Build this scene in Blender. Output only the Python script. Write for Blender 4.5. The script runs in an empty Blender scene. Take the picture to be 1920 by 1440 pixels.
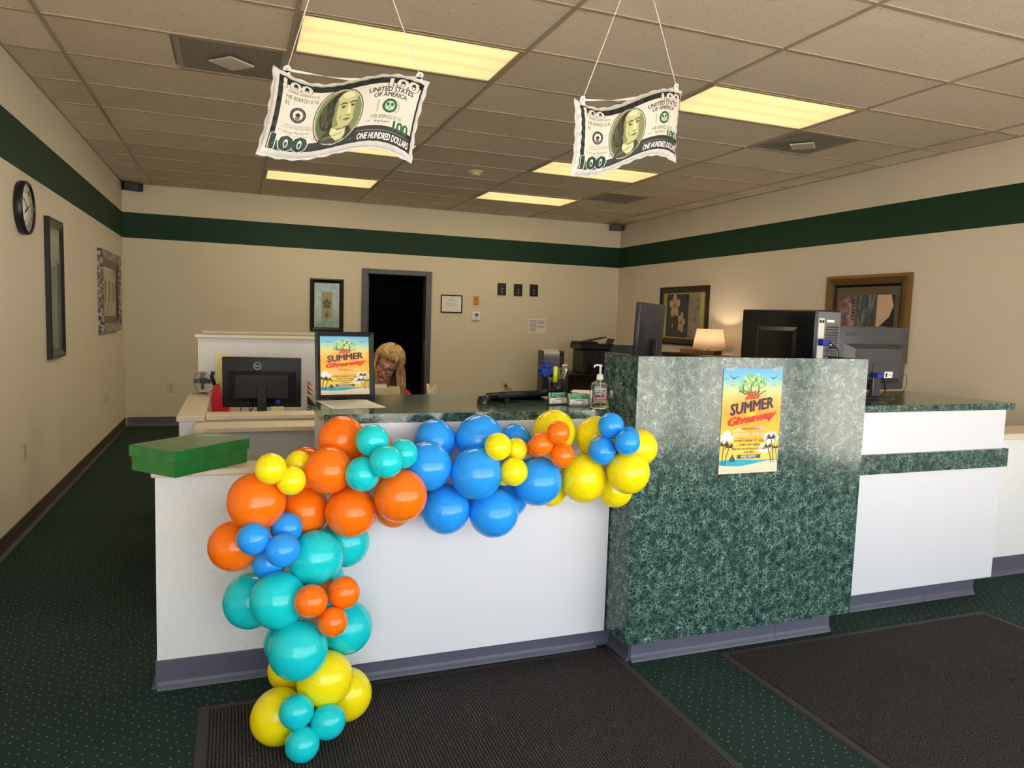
import bpy, bmesh, math, random
from mathutils import Vector, Matrix, Euler
from mathutils.geometry import tessellate_polygon

random.seed(7)
SC = bpy.context.scene
COL = SC.collection
PI = math.pi
rad = math.radians

# ------------------------------------------------------------------ camera
cam_d = bpy.data.cameras.new('camera')
cam = bpy.data.objects.new('camera', cam_d)
COL.objects.link(cam)
YAW, PITCH, ROLL = 0.3655, -0.0882, 0.0316
fw = Vector((math.sin(YAW)*math.cos(PITCH), math.cos(YAW)*math.cos(PITCH), math.sin(PITCH)))
rt = Vector((math.cos(YAW), -math.sin(YAW), 0))
up = rt.cross(fw)
r2 = rt*math.cos(ROLL) + up*math.sin(ROLL)
u2 = -rt*math.sin(ROLL) + up*math.cos(ROLL)
mw = Matrix((( r2.x, u2.x, -fw.x, 0.9287), (r2.y, u2.y, -fw.y, -3.8562), (r2.z, u2.z, -fw.z, 1.4457), (0, 0, 0, 1)))
cam.matrix_world = mw
cam_d.sensor_fit = 'HORIZONTAL'
cam_d.sensor_width = 36.0
cam_d.lens = 36.0*1363.3/1920.0
cam_d.clip_start = 0.05
SC.camera = cam

# ------------------------------------------------------------------ room numbers (metres)
XL, XR, YB, YF, H = -0.322, 6.396, 6.028, -4.80, 2.92
BAND0, BAND1 = 2.279, 2.579          # painted green band
TILE = 0.6096

# ------------------------------------------------------------------ sky, daylight, exposure
SKY = (0.86, 0.93, 1.0)
SKY_STRENGTH = 5.0
TROFFER_W = 13.0                     # each ceiling fixture
TROFFER_GLOW = 1.0
EXPOSURE = 0.06
world = bpy.data.worlds.new('sky'); SC.world = world
world.use_nodes = True
wn = world.node_tree.nodes
wn['Background'].inputs[0].default_value = (*SKY, 1)
wn['Background'].inputs[1].default_value = SKY_STRENGTH
# daylight portal in the storefront opening behind the camera
# afternoon sun from behind the building: it lights the pavement outside, the roof keeps it out of the room
sd = bpy.data.lights.new('sun', 'SUN'); sd.energy = 52.0; sd.angle = rad(0.6); sd.color = (1.0, 0.97, 0.93)
so_ = bpy.data.objects.new('sun', sd); COL.objects.link(so_)
so_.rotation_euler = (rad(-28), rad(-8), 0)
pd = bpy.data.lights.new('storefront_daylight', 'AREA')
pd.shape = 'RECTANGLE'; pd.size = XR-XL-0.1; pd.size_y = 2.4
pd.cycles.is_portal = True
po = bpy.data.objects.new('storefront_daylight', pd); COL.objects.link(po)
po.location = ((XL+XR)/2, YF-0.10, 1.32); po.rotation_euler = (rad(90), 0, 0)
pd2 = bpy.data.lights.new('side_window_daylight', 'AREA')
pd2.shape = 'RECTANGLE'; pd2.size = 2.36; pd2.size_y = 1.0
pd2.cycles.is_portal = True
po2 = bpy.data.objects.new('side_window_daylight', pd2); COL.objects.link(po2)
po2.location = (XR+0.10, -4.20, 1.32); po2.rotation_euler = (0, rad(90), 0)
SC.view_settings.view_transform = 'Standard'
SC.view_settings.look = 'None'
SC.view_settings.gamma = 1.0
SC.view_settings.use_curve_mapping = False
SC.view_settings.exposure = EXPOSURE

# ------------------------------------------------------------------ helpers
def lin1(c):
    c /= 255.0
    return c/12.92 if c <= 0.04045 else ((c+0.055)/1.055)**2.4
def lin(c):
    return (lin1(c[0]), lin1(c[1]), lin1(c[2]), 1.0)

MATS = {}
def nodes_of(m):
    m.use_nodes = True
    nt = m.node_tree
    return nt, nt.nodes, nt.links, nt.nodes['Principled BSDF']
def mat(name, rgb, rough=0.5, metal=0.0, spec=0.5, var=0.0, vscale=8.0, bump=0.0, bscale=60.0, coat=0.0, trans=0.0, emit=None, estr=0.0, alpha=1.0, stretch=None, detail=4.0):
    """a procedural material: base colour with noise variation and noise relief"""
    if name in MATS: return MATS[name]
    m = bpy.data.materials.new(name); MATS[name] = m
    nt, N, L, p = nodes_of(m)
    c = lin(rgb)
    p.inputs['Base Color'].default_value = c
    p.inputs['Roughness'].default_value = rough
    p.inputs['Metallic'].default_value = metal
    p.inputs['Specular IOR Level'].default_value = spec
    p.inputs['Coat Weight'].default_value = coat
    p.inputs['Transmission Weight'].default_value = trans
    p.inputs['Alpha'].default_value = alpha
    if emit:
        p.inputs['Emission Color'].default_value = lin(emit)
        p.inputs['Emission Strength'].default_value = estr
    if var or bump:
        tc = N.new('ShaderNodeTexCoord'); src = tc.outputs['Object']
        if stretch:
            mp = N.new('ShaderNodeMapping'); mp.inputs['Scale'].default_value = stretch
            L.new(src, mp.inputs['Vector']); src = mp.outputs['Vector']
    if var:
        nz = N.new('ShaderNodeTexNoise'); nz.inputs['Scale'].default_value = vscale; nz.inputs['Detail'].default_value = detail
        L.new(src, nz.inputs['Vector'])
        mx = N.new('ShaderNodeMix'); mx.data_type = 'RGBA'
        mx.inputs[6].default_value = tuple(max(0, x*(1-var)) for x in c[:3])+(1,)
        mx.inputs[7].default_value = tuple(min(1, x*(1+var)) for x in c[:3])+(1,)
        L.new(nz.outputs['Fac'], mx.inputs[0]); L.new(mx.outputs[2], p.inputs['Base Color'])
    if bump:
        nb = N.new('ShaderNodeTexNoise'); nb.inputs['Scale'].default_value = bscale; nb.inputs['Detail'].default_value = 3
        L.new(src, nb.inputs['Vector'])
        bp = N.new('ShaderNodeBump'); bp.inputs['Strength'].default_value = bump; bp.inputs['Distance'].default_value = 0.004
        L.new(nb.outputs['Fac'], bp.inputs['Height']); L.new(bp.outputs['Normal'], p.inputs['Normal'])
    return m

def ramp(N, L, src, stops, interp='LINEAR'):
    r = N.new('ShaderNodeValToRGB'); L.new(src, r.inputs['Fac'])
    cr = r.color_ramp; cr.interpolation = interp
    while len(cr.elements) < len(stops): cr.elements.new(0.5)
    for e, (p, c) in zip(cr.elements, stops):
        e.position = p; e.color = c if len(c) == 4 else lin(c)
    return r.outputs['Color']
def math_n(N, L, op, a, b=None):
    n = N.new('ShaderNodeMath'); n.operation = op
    for i, x in enumerate((a, b)):
        if x is None: continue
        if isinstance(x, (int, float)): n.inputs[i].default_value = x
        else: L.new(x, n.inputs[i])
    return n.outputs[0]
def mix_n(N, L, fac, a, b, blend='MIX'):
    n = N.new('ShaderNodeMix'); n.data_type = 'RGBA'; n.blend_type = blend
    if isinstance(fac, (int, float)): n.inputs[0].default_value = fac
    else: L.new(fac, n.inputs[0])
    for k, x in ((6, a), (7, b)):
        if isinstance(x, tuple): n.inputs[k].default_value = x
        else: L.new(x, n.inputs[k])
    return n.outputs[2]
def noise_n(N, L, vec, scale, detail=3, dist=0.0, rough=0.5):
    n = N.new('ShaderNodeTexNoise'); n.inputs['Scale'].default_value = scale; n.inputs['Detail'].default_value = detail
    n.inputs['Distortion'].default_value = dist; n.inputs['Roughness'].default_value = rough
    L.new(vec, n.inputs['Vector']); return n.outputs['Fac']
def bump_n(N, L, p, h, strength=0.3, dist=0.004):
    b = N.new('ShaderNodeBump'); b.inputs['Strength'].default_value = strength; b.inputs['Distance'].default_value = dist
    L.new(h, b.inputs['Height']); L.new(b.outputs['Normal'], p.inputs['Normal'])

class MB:
    """collects geometry for one mesh object"""
    def __init__(s): s.v = []; s.f = []; s.m = []; s.sm = []
    def add(s, vs, fs, mi=0, smooth=False, tf=None):
        o = len(s.v)
        s.v += [tuple(tf @ Vector(v)) if tf else tuple(v) for v in vs]
        for f in fs:
            s.f.append(tuple(i+o for i in f)); s.m.append(mi); s.sm.append(smooth)
    def box(s, lo, hi, mi=0, bev=0.0, tf=None, seg=1):
        x0, y0, z0 = lo; x1, y1, z1 = hi
        vs = [(x0,y0,z0),(x1,y0,z0),(x1,y1,z0),(x0,y1,z0),(x0,y0,z1),(x1,y0,z1),(x1,y1,z1),(x0,y1,z1)]
        fs = [(0,3,2,1),(4,5,6,7),(0,1,5,4),(1,2,6,5),(2,3,7,6),(3,0,4,7)]
        if bev <= 0: s.add(vs, fs, mi, False, tf); return s
        bm = bmesh.new(); bv = [bm.verts.new(v) for v in vs]
        for f in fs: bm.faces.new([bv[i] for i in f])
        bmesh.ops.bevel(bm, geom=list(bm.edges), offset=bev, segments=seg, profile=0.5, affect='EDGES', clamp_overlap=True)
        bm.verts.index_update()
        s.add([v.co[:] for v in bm.verts], [[v.index for v in f.verts] for f in bm.faces], mi, seg > 1, tf)
        bm.free(); return s
    def prism(s, poly, d0, d1, mi=0, axis='y', tf=None):
        """polygon in the plane normal to axis, extruded from d0 to d1"""
        def pt(a, b, d):
            return (a, d, b) if axis == 'y' else ((d, a, b) if axis == 'x' else (a, b, d))
        n = len(poly)
        vs = [pt(a, b, d0) for a, b in poly]+[pt(a, b, d1) for a, b in poly]
        fs = [tuple(range(n)), tuple(range(2*n-1, n-1, -1))]+[(i, i+n, (i+1) % n+n, (i+1) % n) for i in range(n)]
        s.add(vs, fs, mi, False, tf); return s
    def lathe(s, prof, n=24, mi=0, tf=None, smooth=True, caps=True):
        vs = []; fs = []
        for r, z in prof:
            for i in range(n): a = 2*PI*i/n; vs.append((r*math.cos(a), r*math.sin(a), z))
        for k in range(len(prof)-1):
            for i in range(n): j = (i+1) % n; fs.append((k*n+i, k*n+j, (k+1)*n+j, (k+1)*n+i))
        if caps and prof[0][0] > 1e-5: fs.append(tuple(range(n-1, -1, -1)))
        if caps and prof[-1][0] > 1e-5: fs.append(tuple((len(prof)-1)*n+i for i in range(n)))
        s.add(vs, fs, mi, smooth, tf); return s
    def cyl(s, p0, p1, r0, r1=None, n=16, mi=0, smooth=True):
        p0 = Vector(p0); p1 = Vector(p1); d = p1-p0
        q = Vector((0, 0, 1)).rotation_difference(d.normalized()) if d.length > 1e-9 else Euler((0, 0, 0)).to_quaternion()
        s.lathe([(r0, 0), (r0 if r1 is None else r1, d.length)], n, mi, Matrix.Translation(p0) @ q.to_matrix().to_4x4(), smooth); return s
    def tube(s, pts, r, n=8, mi=0, taper=None):
        pts = [Vector(p) for p in pts]; rings = []; o = len(s.v)
        prev = None
        for i, p in enumerate(pts):
            t = (pts[min(i+1, len(pts)-1)]-pts[max(i-1, 0)]).normalized()
            if prev is None:
                a = t.cross(Vector((0, 0, 1)));
                if a.length < 1e-3: a = t.cross(Vector((1, 0, 0)))
                a.normalize()
            else:
                a = (prev-t*prev.dot(t)).normalized()
            prev = a; b = t.cross(a)
            rr = r*(taper(i/(len(pts)-1)) if taper else 1)
            for k in range(n):
                w = 2*PI*k/n; s.v.append(tuple(p+a*math.cos(w)*rr+b*math.sin(w)*rr))
        for i in range(len(pts)-1):
            for k in range(n):
                j = (k+1) % n
                s.f.append((o+i*n+k, o+i*n+j, o+(i+1)*n+j, o+(i+1)*n+k)); s.m.append(mi); s.sm.append(True)
        s.f.append(tuple(o+k for k in range(n-1, -1, -1))); s.m.append(mi); s.sm.append(False)
        e = o+(len(pts)-1)*n
        s.f.append(tuple(e+k for k in range(n))); s.m.append(mi); s.sm.append(False); return s
    def ball(s, c, r, nu=20, nv=12, mi=0, tf=None):
        rx, ry, rz = (r, r, r) if isinstance(r, (int, float)) else r
        vs = [(0, 0, -1)]; fs = []
        for k in range(1, nv):
            a = PI*k/nv-PI/2
            for i in range(nu): b = 2*PI*i/nu; vs.append((math.cos(a)*math.cos(b), math.cos(a)*math.sin(b), math.sin(a)))
        vs.append((0, 0, 1)); top = len(vs)-1
        for i in range(nu):
            j = (i+1) % nu
            fs.append((0, 1+j, 1+i)); fs.append((top, 1+(nv-2)*nu+i, 1+(nv-2)*nu+j))
            for k in range(nv-2): fs.append((1+k*nu+i, 1+k*nu+j, 1+(k+1)*nu+j, 1+(k+1)*nu+i))
        T = Matrix.Translation(Vector(c)) @ Matrix.Diagonal((rx, ry, rz, 1))
        s.add(vs, fs, mi, True, (tf @ T) if tf else T); return s
    def grid(s, fn, nu, nv, mi=0, smooth=True, flip=False):
        o = len(s.v)
        for j in range(nv+1):
            for i in range(nu+1): s.v.append(tuple(fn(i/nu, j/nv)))
        for j in range(nv):
            for i in range(nu):
                a = o+j*(nu+1)+i; q = (a, a+1, a+nu+2, a+nu+1)
                s.f.append(q[::-1] if flip else q); s.m.append(mi); s.sm.append(smooth)
        return s
    def quad(s, a, b, c, d, mi=0): s.add([a, b, c, d], [(0, 1, 2, 3)], mi); return s
    def mesh(s, name, mats):
        me = bpy.data.meshes.new(name); me.from_pydata(s.v, [], s.f)
        for m in (mats if isinstance(mats, (list, tuple)) else [mats]): me.materials.append(m)
        me.polygons.foreach_set('material_index', s.m); me.polygons.foreach_set('use_smooth', s.sm)
        me.update(); return me
    def obj(s, name, mats, parent=None, loc=None, rot=None):
        return link(name, s.mesh(name, mats), parent, loc, rot)

def link(name, data, parent=None, loc=None, rot=None):
    o = bpy.data.objects.new(name, data); COL.objects.link(o)
    if parent: o.parent = parent
    if loc: o.location = loc
    if rot: o.rotation_euler = rot
    return o
def tag(o, label, cat, group=None):
    o['label'] = label; o['category'] = cat
    if group: o['group'] = group
    return o
def thing(name, label, cat, loc=(0, 0, 0), rz=0.0, group=None, rot=None):
    o = bpy.data.objects.new(name, None); COL.objects.link(o); o.empty_display_size = 0.1
    o.location = loc; o.rotation_euler = rot if rot else (0, 0, rz)
    return tag(o, label, cat, group)
def struct(o): o['kind'] = 'structure'; return o
def bx(name, lo, hi, m, parent=None, bev=0.0, loc=None, rot=None, seg=1):
    return MB().box(lo, hi, 0, bev, None, seg).obj(name, m, parent, loc, rot)
def copy_tree(o, parent=None):
    c = o.copy(); COL.objects.link(c); c.parent = parent
    for ch in list(o.children): copy_tree(ch, c)
    return c

# ---- flat print: polygons and lettering laid on a surface
_TXT = {}
def text_geo(s, shear=0.0, bold=0.0, space=1.0):
    key = (s, shear, bold, space)
    if key in _TXT: return _TXT[key]
    cu = bpy.data.curves.new('lettering', 'FONT'); cu.body = s; cu.size = 1.0; cu.shear = shear; cu.offset = bold
    cu.space_character = space; cu.resolution_u = 2; cu.fill_mode = 'FRONT'
    ob = bpy.data.objects.new('lettering', cu)
    me = bpy.data.meshes.new_from_object(ob)
    vs = [(v.co.x, v.co.y) for v in me.vertices]; fs = [tuple(p.vertices) for p in me.polygons]
    bpy.data.objects.remove(ob); bpy.data.curves.remove(cu); bpy.data.meshes.remove(me)
    _TXT[key] = (vs, fs); return _TXT[key]
def s_aspect(t, shear, u0, u1, v0, v1):
    vs, fs = text_geo(t, shear, 0.0, 1.0)
    if not vs: return 1.0
    w = max(v[0] for v in vs)-min(v[0] for v in vs); h = max(v[1] for v in vs)-min(v[1] for v in vs)
    return ((u1-u0)/max(w, 1e-6))/((v1-v0)/max(h, 1e-6))
class PRINT:
    def __init__(s, fn, maxe=0.0): s.f0 = fn; s.maxe = maxe; s.mb = MB(); s.mats = []; s.cnt = {}; s.cur = 0.0
    def fn(s, u, v, k): return s.f0(u, v, s.cur)
    def step(s, layer):           # painter's order: each call sits a hair above the last one
        s.n = getattr(s, 'n', 0)+1; s.cur = 0.10*s.n
    def mi(s, m):
        if m not in s.mats: s.mats.append(m)
        return s.mats.index(m)
    def poly(s, pts, m, layer=1, st=True):
        if st: s.step(layer)
        if s.maxe: s.fine(pts, None, m); return
        s.mb.add([s.fn(u, v, layer) for u, v in pts], [tuple(range(len(pts)))], s.mi(m))
    def fine(s, pts, faces, m):
        """split into small triangles so that the print hugs a curved surface"""
        if faces is None: tris = [tuple(pts[i] for i in t) for t in tessellate_polygon([[Vector((a, b, 0)) for a, b in pts]])]
        else: tris = [(pts[f[0]], pts[f[i]], pts[f[i+1]]) for f in faces for i in range(1, len(f)-1)]
        out = []; stack = list(tris)
        while stack:
            t = stack.pop(); e = [(math.hypot((t[i][0]-t[(i+1) % 3][0])*s.asp, t[i][1]-t[(i+1) % 3][1]), i) for i in range(3)]
            L, i = max(e)
            if L <= s.maxe: out.append(t); continue
            a, b, c = t[i], t[(i+1) % 3], t[(i+2) % 3]; mm = ((a[0]+b[0])/2, (a[1]+b[1])/2)
            stack += [(a, mm, c), (mm, b, c)]
        vs = [s.fn(u, v, 0) for t in out for u, v in t]
        s.mb.add(vs, [(3*i, 3*i+1, 3*i+2) for i in range(len(out))], s.mi(m), True)
    asp = 1.9
    def rect(s, u0, v0, u1, v1, m, layer=1, nu=1, nv=1):
        s.step(layer)
        for i in range(nu):
            for j in range(nv):
                a0 = u0+(u1-u0)*i/nu; a1 = u0+(u1-u0)*(i+1)/nu; b0 = v0+(v1-v0)*j/nv; b1 = v0+(v1-v0)*(j+1)/nv
                s.poly([(a0, b0), (a1, b0), (a1, b1), (a0, b1)], m, layer, False)
    def disc(s, cu, cv, ru, rv, m, layer=1, n=24, hole=0.0):
        s.step(layer)
        for i in range(n):
            a = 2*PI*i/n; b = 2*PI*(i+1)/n
            o0 = (cu+ru*math.cos(a), cv+rv*math.sin(a)); o1 = (cu+ru*math.cos(b), cv+rv*math.sin(b))
            if hole: s.poly([(cu+ru*hole*math.cos(a), cv+rv*hole*math.sin(a)), o0, o1, (cu+ru*hole*math.cos(b), cv+rv*hole*math.sin(b))], m, layer, False)
            else: s.poly([(cu, cv), o0, o1], m, layer, False)
    def line(s, pts, w, m, layer=1, st=True):
        if st: s.step(layer)
        for (a, b), (c, d) in zip(pts, pts[1:]):
            L = math.hypot(c-a, d-b) or 1e-9; nx, ny = -(d-b)/L*w/2, (c-a)/L*w/2
            s.poly([(a-nx, b-ny), (c-nx, d-ny), (c+nx, d+ny), (a+nx, b+ny)], m, layer, False)
    def text(s, t, u0, u1, v0, v1, m, layer=2, shear=0.0, bold=0.0, rot=0.0, space=1.0, arc=0.0):
        """lettering fitted to the box u0..u1, v0..v1"""
        b = bold*0.42*(v1-v0); bu = b*s_aspect(t, shear, u0, u1, v0, v1)
        for qu, qv in (((-1, 0), (-0.5, 0.6), (-0.5, -0.6), (0.5, 0.6), (0.5, -0.6), (1, 0)) if bold > 0.05 else (((-1, 0), (0, 0), (1, 0)) if bold > 0 else ((0, 0),))):
            s.step(layer); s._text(t, u0, u1, v0+qv*b, v1+qv*b, m, layer, shear, 0.0, rot, space, arc, qu*bu)
    def _text(s, t, u0, u1, v0, v1, m, layer, shear, bold, rot, space, arc, du):
        vs, fs = text_geo(t, shear, bold, space)
        if not vs: return
        x0 = min(v[0] for v in vs); x1 = max(v[0] for v in vs); y0 = min(v[1] for v in vs); y1 = max(v[1] for v in vs)
        cu, cv = (u0+u1)/2, (v0+v1)/2; out = []
        for x, y in vs:
            a = (x-x0)/(x1-x0)-0.5; b = (y-y0)/(y1-y0)-0.5
            U = a*(u1-u0)+du; V = b*(v1-v0)+arc*(0.25-a*a)*4+rot*U
            out.append((cu+U, cv+V) if s.maxe else s.fn(cu+U, cv+V, layer))
        if s.maxe: s.fine(out, fs, m)
        else: s.mb.add(out, fs, s.mi(m))
    def obj(s, name, parent): return s.mb.obj(name, s.mats, parent)
# ------------------------------------------------------------------ special materials
def wall_mat(name, rgb, band=True, bscale=55.0, bstr=0.35):
    m = bpy.data.materials.new(name); MATS[name] = m
    nt, N, L, p = nodes_of(m)
    tc = N.new('ShaderNodeTexCoord'); ob = tc.outputs['Object']
    c = lin(rgb)
    f = noise_n(N, L, ob, 1.6, 4)
    col = mix_n(N, L, f, tuple(x*0.95 for x in c[:3])+(1,), tuple(min(1, x*1.04) for x in c[:3])+(1,))
    if band:
        sp = N.new('ShaderNodeSeparateXYZ'); L.new(ob, sp.inputs[0])
        wob = math_n(N, L, 'MULTIPLY', math_n(N, L, 'SUBTRACT', noise_n(N, L, ob, 3.0, 2), 0.5), 0.004)
        z = math_n(N, L, 'ADD', sp.outputs['Z'], wob)
        inb = math_n(N, L, 'MULTIPLY', math_n(N, L, 'GREATER_THAN', z, BAND0), math_n(N, L, 'LESS_THAN', z, BAND1))
        col = mix_n(N, L, inb, col, lin((22, 56, 33)))
    L.new(col, p.inputs['Base Color'])
    p.inputs['Roughness'].default_value = 0.62; p.inputs['Specular IOR Level'].default_value = 0.3
    h = math_n(N, L, 'ADD', noise_n(N, L, ob, bscale, 3), math_n(N, L, 'MULTIPLY', noise_n(N, L, ob, bscale*0.35, 2), 0.7))
    bump_n(N, L, p, h, bstr, 0.006)
    return m
def marble_mat():
    m = bpy.data.materials.new('green_marble_laminate'); MATS['marble'] = m
    nt, N, L, p = nodes_of(m)
    tc = N.new('ShaderNodeTexCoord'); ob = tc.outputs['Object']
    base = mix_n(N, L, ramp(N, L, noise_n(N, L, ob, 40, 4, 0.3), [(0.35, (0, 0, 0, 1)), (0.65, (1, 1, 1, 1))]), lin((16, 38, 35)), lin((43, 74, 66)))
    def veins(scale, width, seed, detail):
        mp = N.new('ShaderNodeMapping'); mp.inputs['Location'].default_value = seed; L.new(ob, mp.inputs['Vector'])
        nz = N.new('ShaderNodeTexNoise'); nz.inputs['Scale'].default_value = scale*0.8; nz.inputs['Detail'].default_value = detail; L.new(mp.outputs['Vector'], nz.inputs['Vector'])
        vm = N.new('ShaderNodeVectorMath'); vm.operation = 'SCALE'; vm.inputs['Scale'].default_value = 1.6/scale; L.new(nz.outputs['Color'], vm.inputs[0])
        va = N.new('ShaderNodeVectorMath'); va.operation = 'ADD'; L.new(vm.outputs[0], va.inputs[0]); L.new(mp.outputs['Vector'], va.inputs[1])
        vo = N.new('ShaderNodeTexVoronoi'); vo.feature = 'DISTANCE_TO_EDGE'; vo.inputs['Scale'].default_value = scale; L.new(va.outputs[0], vo.inputs['Vector'])
        a = vo.outputs['Distance']
        mr = N.new('ShaderNodeMapRange'); mr.inputs['From Min'].default_value = 0.0; mr.inputs['From Max'].default_value = width
        mr.inputs['To Min'].default_value = 1.0; mr.inputs['To Max'].default_value = 0.0; L.new(a, mr.inputs['Value'])
        return mr.outputs['Result']
    v1 = veins(48, 0.060, (0.3, 0.7, 0.1), 2)
    v2 = veins(85, 0.075, (5.1, 2.2, 9.4), 2)
    gate = ramp(N, L, noise_n(N, L, ob, 30, 3), [(0.38, (0.12, 0.12, 0.12, 1)), (0.66, (0.9, 0.9, 0.9, 1))])
    fac = math_n(N, L, 'MULTIPLY', math_n(N, L, 'MAXIMUM', v1, math_n(N, L, 'MULTIPLY', v2, 0.8)), gate)
    col = mix_n(N, L, math_n(N, L, 'MULTIPLY', fac, 0.85), base, lin((172, 206, 192)))
    L.new(col, p.inputs['Base Color'])
    p.inputs['Roughness'].default_value = 0.13; p.inputs['Specular IOR Level'].default_value = 0.5
    return m
def carpet_mat():
    m = bpy.data.materials.new('green_fleck_carpet'); MATS['carpet'] = m
    nt, N, L, p = nodes_of(m)
    tc = N.new('ShaderNodeTexCoord'); ob = tc.outputs['Object']
    base = mix_n(N, L, noise_n(N, L, ob, 260, 3), lin((20, 34, 31)), lin((58, 80, 72)))
    base = mix_n(N, L, 1.0, base, ramp(N, L, noise_n(N, L, ob, 2.0, 3), [(0.3, (0.82, 0.82, 0.82, 1)), (0.7, (1, 1, 1, 1))]), 'MULTIPLY')
    mp = N.new('ShaderNodeMapping'); mp.inputs['Rotation'].default_value = (0, 0, rad(38)); L.new(ob, mp.inputs['Vector'])
    vo = N.new('ShaderNodeTexVoronoi'); vo.voronoi_dimensions = '2D'; vo.inputs['Scale'].default_value = 26; vo.inputs['Randomness'].default_value = 0.42
    L.new(mp.outputs['Vector'], vo.inputs['Vector'])
    dot = math_n(N, L, 'LESS_THAN', vo.outputs['Distance'], 0.072)
    col = mix_n(N, L, math_n(N, L, 'MULTIPLY', dot, 0.62), base, lin((176, 188, 172)))
    L.new(col, p.inputs['Base Color']); p.inputs['Roughness'].default_value = 0.95; p.inputs['Specular IOR Level'].default_value = 0.15
    bump_n(N, L, p, noise_n(N, L, ob, 420, 2), 0.6, 0.004)
    return m
def rib_mat():
    m = bpy.data.materials.new('ribbed_entrance_mat'); MATS['rib'] = m
    nt, N, L, p = nodes_of(m)
    tc = N.new('ShaderNodeTexCoord'); ob = tc.outputs['Object']
    wv = N.new('ShaderNodeTexWave'); wv.wave_type = 'BANDS'; wv.bands_direction = 'X'; wv.inputs['Scale'].default_value = 27; wv.inputs['Distortion'].default_value = 1.2
    wv.inputs['Detail'].default_value = 2; wv.inputs['Detail Scale'].default_value = 6
    L.new(ob, wv.inputs['Vector'])
    mp = N.new('ShaderNodeMapping'); mp.inputs['Scale'].default_value = (1, 2.2, 1); L.new(ob, mp.inputs['Vector'])
    n2 = noise_n(N, L, mp.outputs['Vector'], 120, 2)
    h = math_n(N, L, 'ADD', math_n(N, L, 'MULTIPLY', wv.outputs['Fac'], 0.34), math_n(N, L, 'MULTIPLY', n2, 1.05))
    col = ramp(N, L, h, [(0.35, (26, 24, 24)), (0.78, (66, 61, 59)), (1.0, (112, 105, 102))])
    L.new(col, p.inputs['Base Color']); p.inputs['Roughness'].default_value = 0.95; p.inputs['Specular IOR Level'].default_value = 0.1
    bump_n(N, L, p, h, 1.0, 0.012)
    return m
def tile_mat():
    m = bpy.data.materials.new('fissured_ceiling_tile'); MATS['tile'] = m
    nt, N, L, p = nodes_of(m)
    tc = N.new('ShaderNodeTexCoord'); ob = tc.outputs['Object']
    oi = N.new('ShaderNodeObjectInfo')
    base = mix_n(N, L, oi.outputs['Random'], lin((214, 198, 176)), lin((227, 212, 192)))
    pit = ramp(N, L, noise_n(N, L, ob, 90, 2, 0.4), [(0.31, (0.55, 0.55, 0.55, 1)), (0.36, (1, 1, 1, 1))])
    col = mix_n(N, L, 1.0, base, pit, 'MULTIPLY')
    L.new(col, p.inputs['Base Color']); p.inputs['Roughness'].default_value = 0.9; p.inputs['Specular IOR Level'].default_value = 0.1
    bump_n(N, L, p, noise_n(N, L, ob, 140, 3), 0.25, 0.003)
    return m
def wood_mat(name, a, b, scale=(1, 12, 12), rough=0.35):
    m = bpy.data.materials.new(name); MATS[name] = m
    nt, N, L, p = nodes_of(m)
    tc = N.new('ShaderNodeTexCoord'); mp = N.new('ShaderNodeMapping'); mp.inputs['Scale'].default_value = scale
    L.new(tc.outputs['Object'], mp.inputs['Vector'])
    col = mix_n(N, L, noise_n(N, L, mp.outputs['Vector'], 5, 5, 0.8), lin(a), lin(b))
    L.new(col, p.inputs['Base Color']); p.inputs['Roughness'].default_value = rough
    return m

M_WALL_L = wall_mat('wallpaper_left', (222, 211, 192), True, 90, 0.25)
M_WALL_B = wall_mat('cream_paint_back', (219, 208, 181), True, 30, 0.06)
M_WALL_R = wall_mat('orange_peel_right', (216, 204, 186), True, 45, 0.35)
M_LOW = wall_mat('white_textured_low_wall', (236, 236, 234), False, 42, 0.5)
_nt = M_LOW.node_tree; _p = _nt.nodes['Principled BSDF']; _tc = _nt.nodes.new('ShaderNodeTexCoord')
_h = ramp(_nt.nodes, _nt.links, noise_n(_nt.nodes, _nt.links, _tc.outputs['Object'], 62, 2, 0.3), [(0.54, (0, 0, 0, 1)), (0.62, (1, 1, 1, 1))])
bump_n(_nt.nodes, _nt.links, _p, _h, 0.35, 0.006)
M_MARBLE = marble_mat(); M_CARPET = carpet_mat(); M_RIB = rib_mat(); M_TILE = tile_mat()
M_WHITE = mat('white_laminate', (223, 224, 229), 0.32, spec=0.45, var=0.015, vscale=3)
M_CAP = mat('beige_laminate_cap', (218, 205, 180), 0.35, var=0.04, vscale=5)
M_VINYL = mat('grey_vinyl_base', (92, 92, 106), 0.42, var=0.10, vscale=9)
M_VINYL_D = mat('vinyl_base_warm_light', (70, 60, 50), 0.5, var=0.10, vscale=9)  # the same grey vinyl, with the warm light on it put into the colour
M_RUBBER = mat('mat_rubber_edge', (58, 52, 50), 0.7, var=0.08, vscale=20)
M_GRID = mat('ceiling_grid_metal', (168, 154, 130), 0.5, var=0.03, vscale=10)
M_BLACK = mat('black_plastic', (20, 20, 22), 0.38, var=0.08, vscale=30)
M_DARK = mat('charcoal_plastic', (40, 40, 43), 0.42, var=0.06, vscale=25)
M_METAL = mat('brushed_metal', (170, 170, 168), 0.3, 1.0, var=0.08, vscale=40)
M_STEEL_D = mat('dark_grey_steel', (88, 88, 90), 0.4, 0.6, var=0.06, vscale=30)
M_WPLAS = mat('white_plastic', (232, 232, 228), 0.35, var=0.02, vscale=10)
M_IVORY = mat('ivory_plastic', (214, 200, 150), 0.4, var=0.03, vscale=20)
M_PAPER = mat('white_paper', (236, 232, 226), 0.8, var=0.02, vscale=8)
M_INK = mat('black_ink', (24, 22, 24), 0.6, var=0.05, vscale=30)
M_GREYINK = mat('grey_ink', (120, 118, 120), 0.7, var=0.05, vscale=30)

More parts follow.
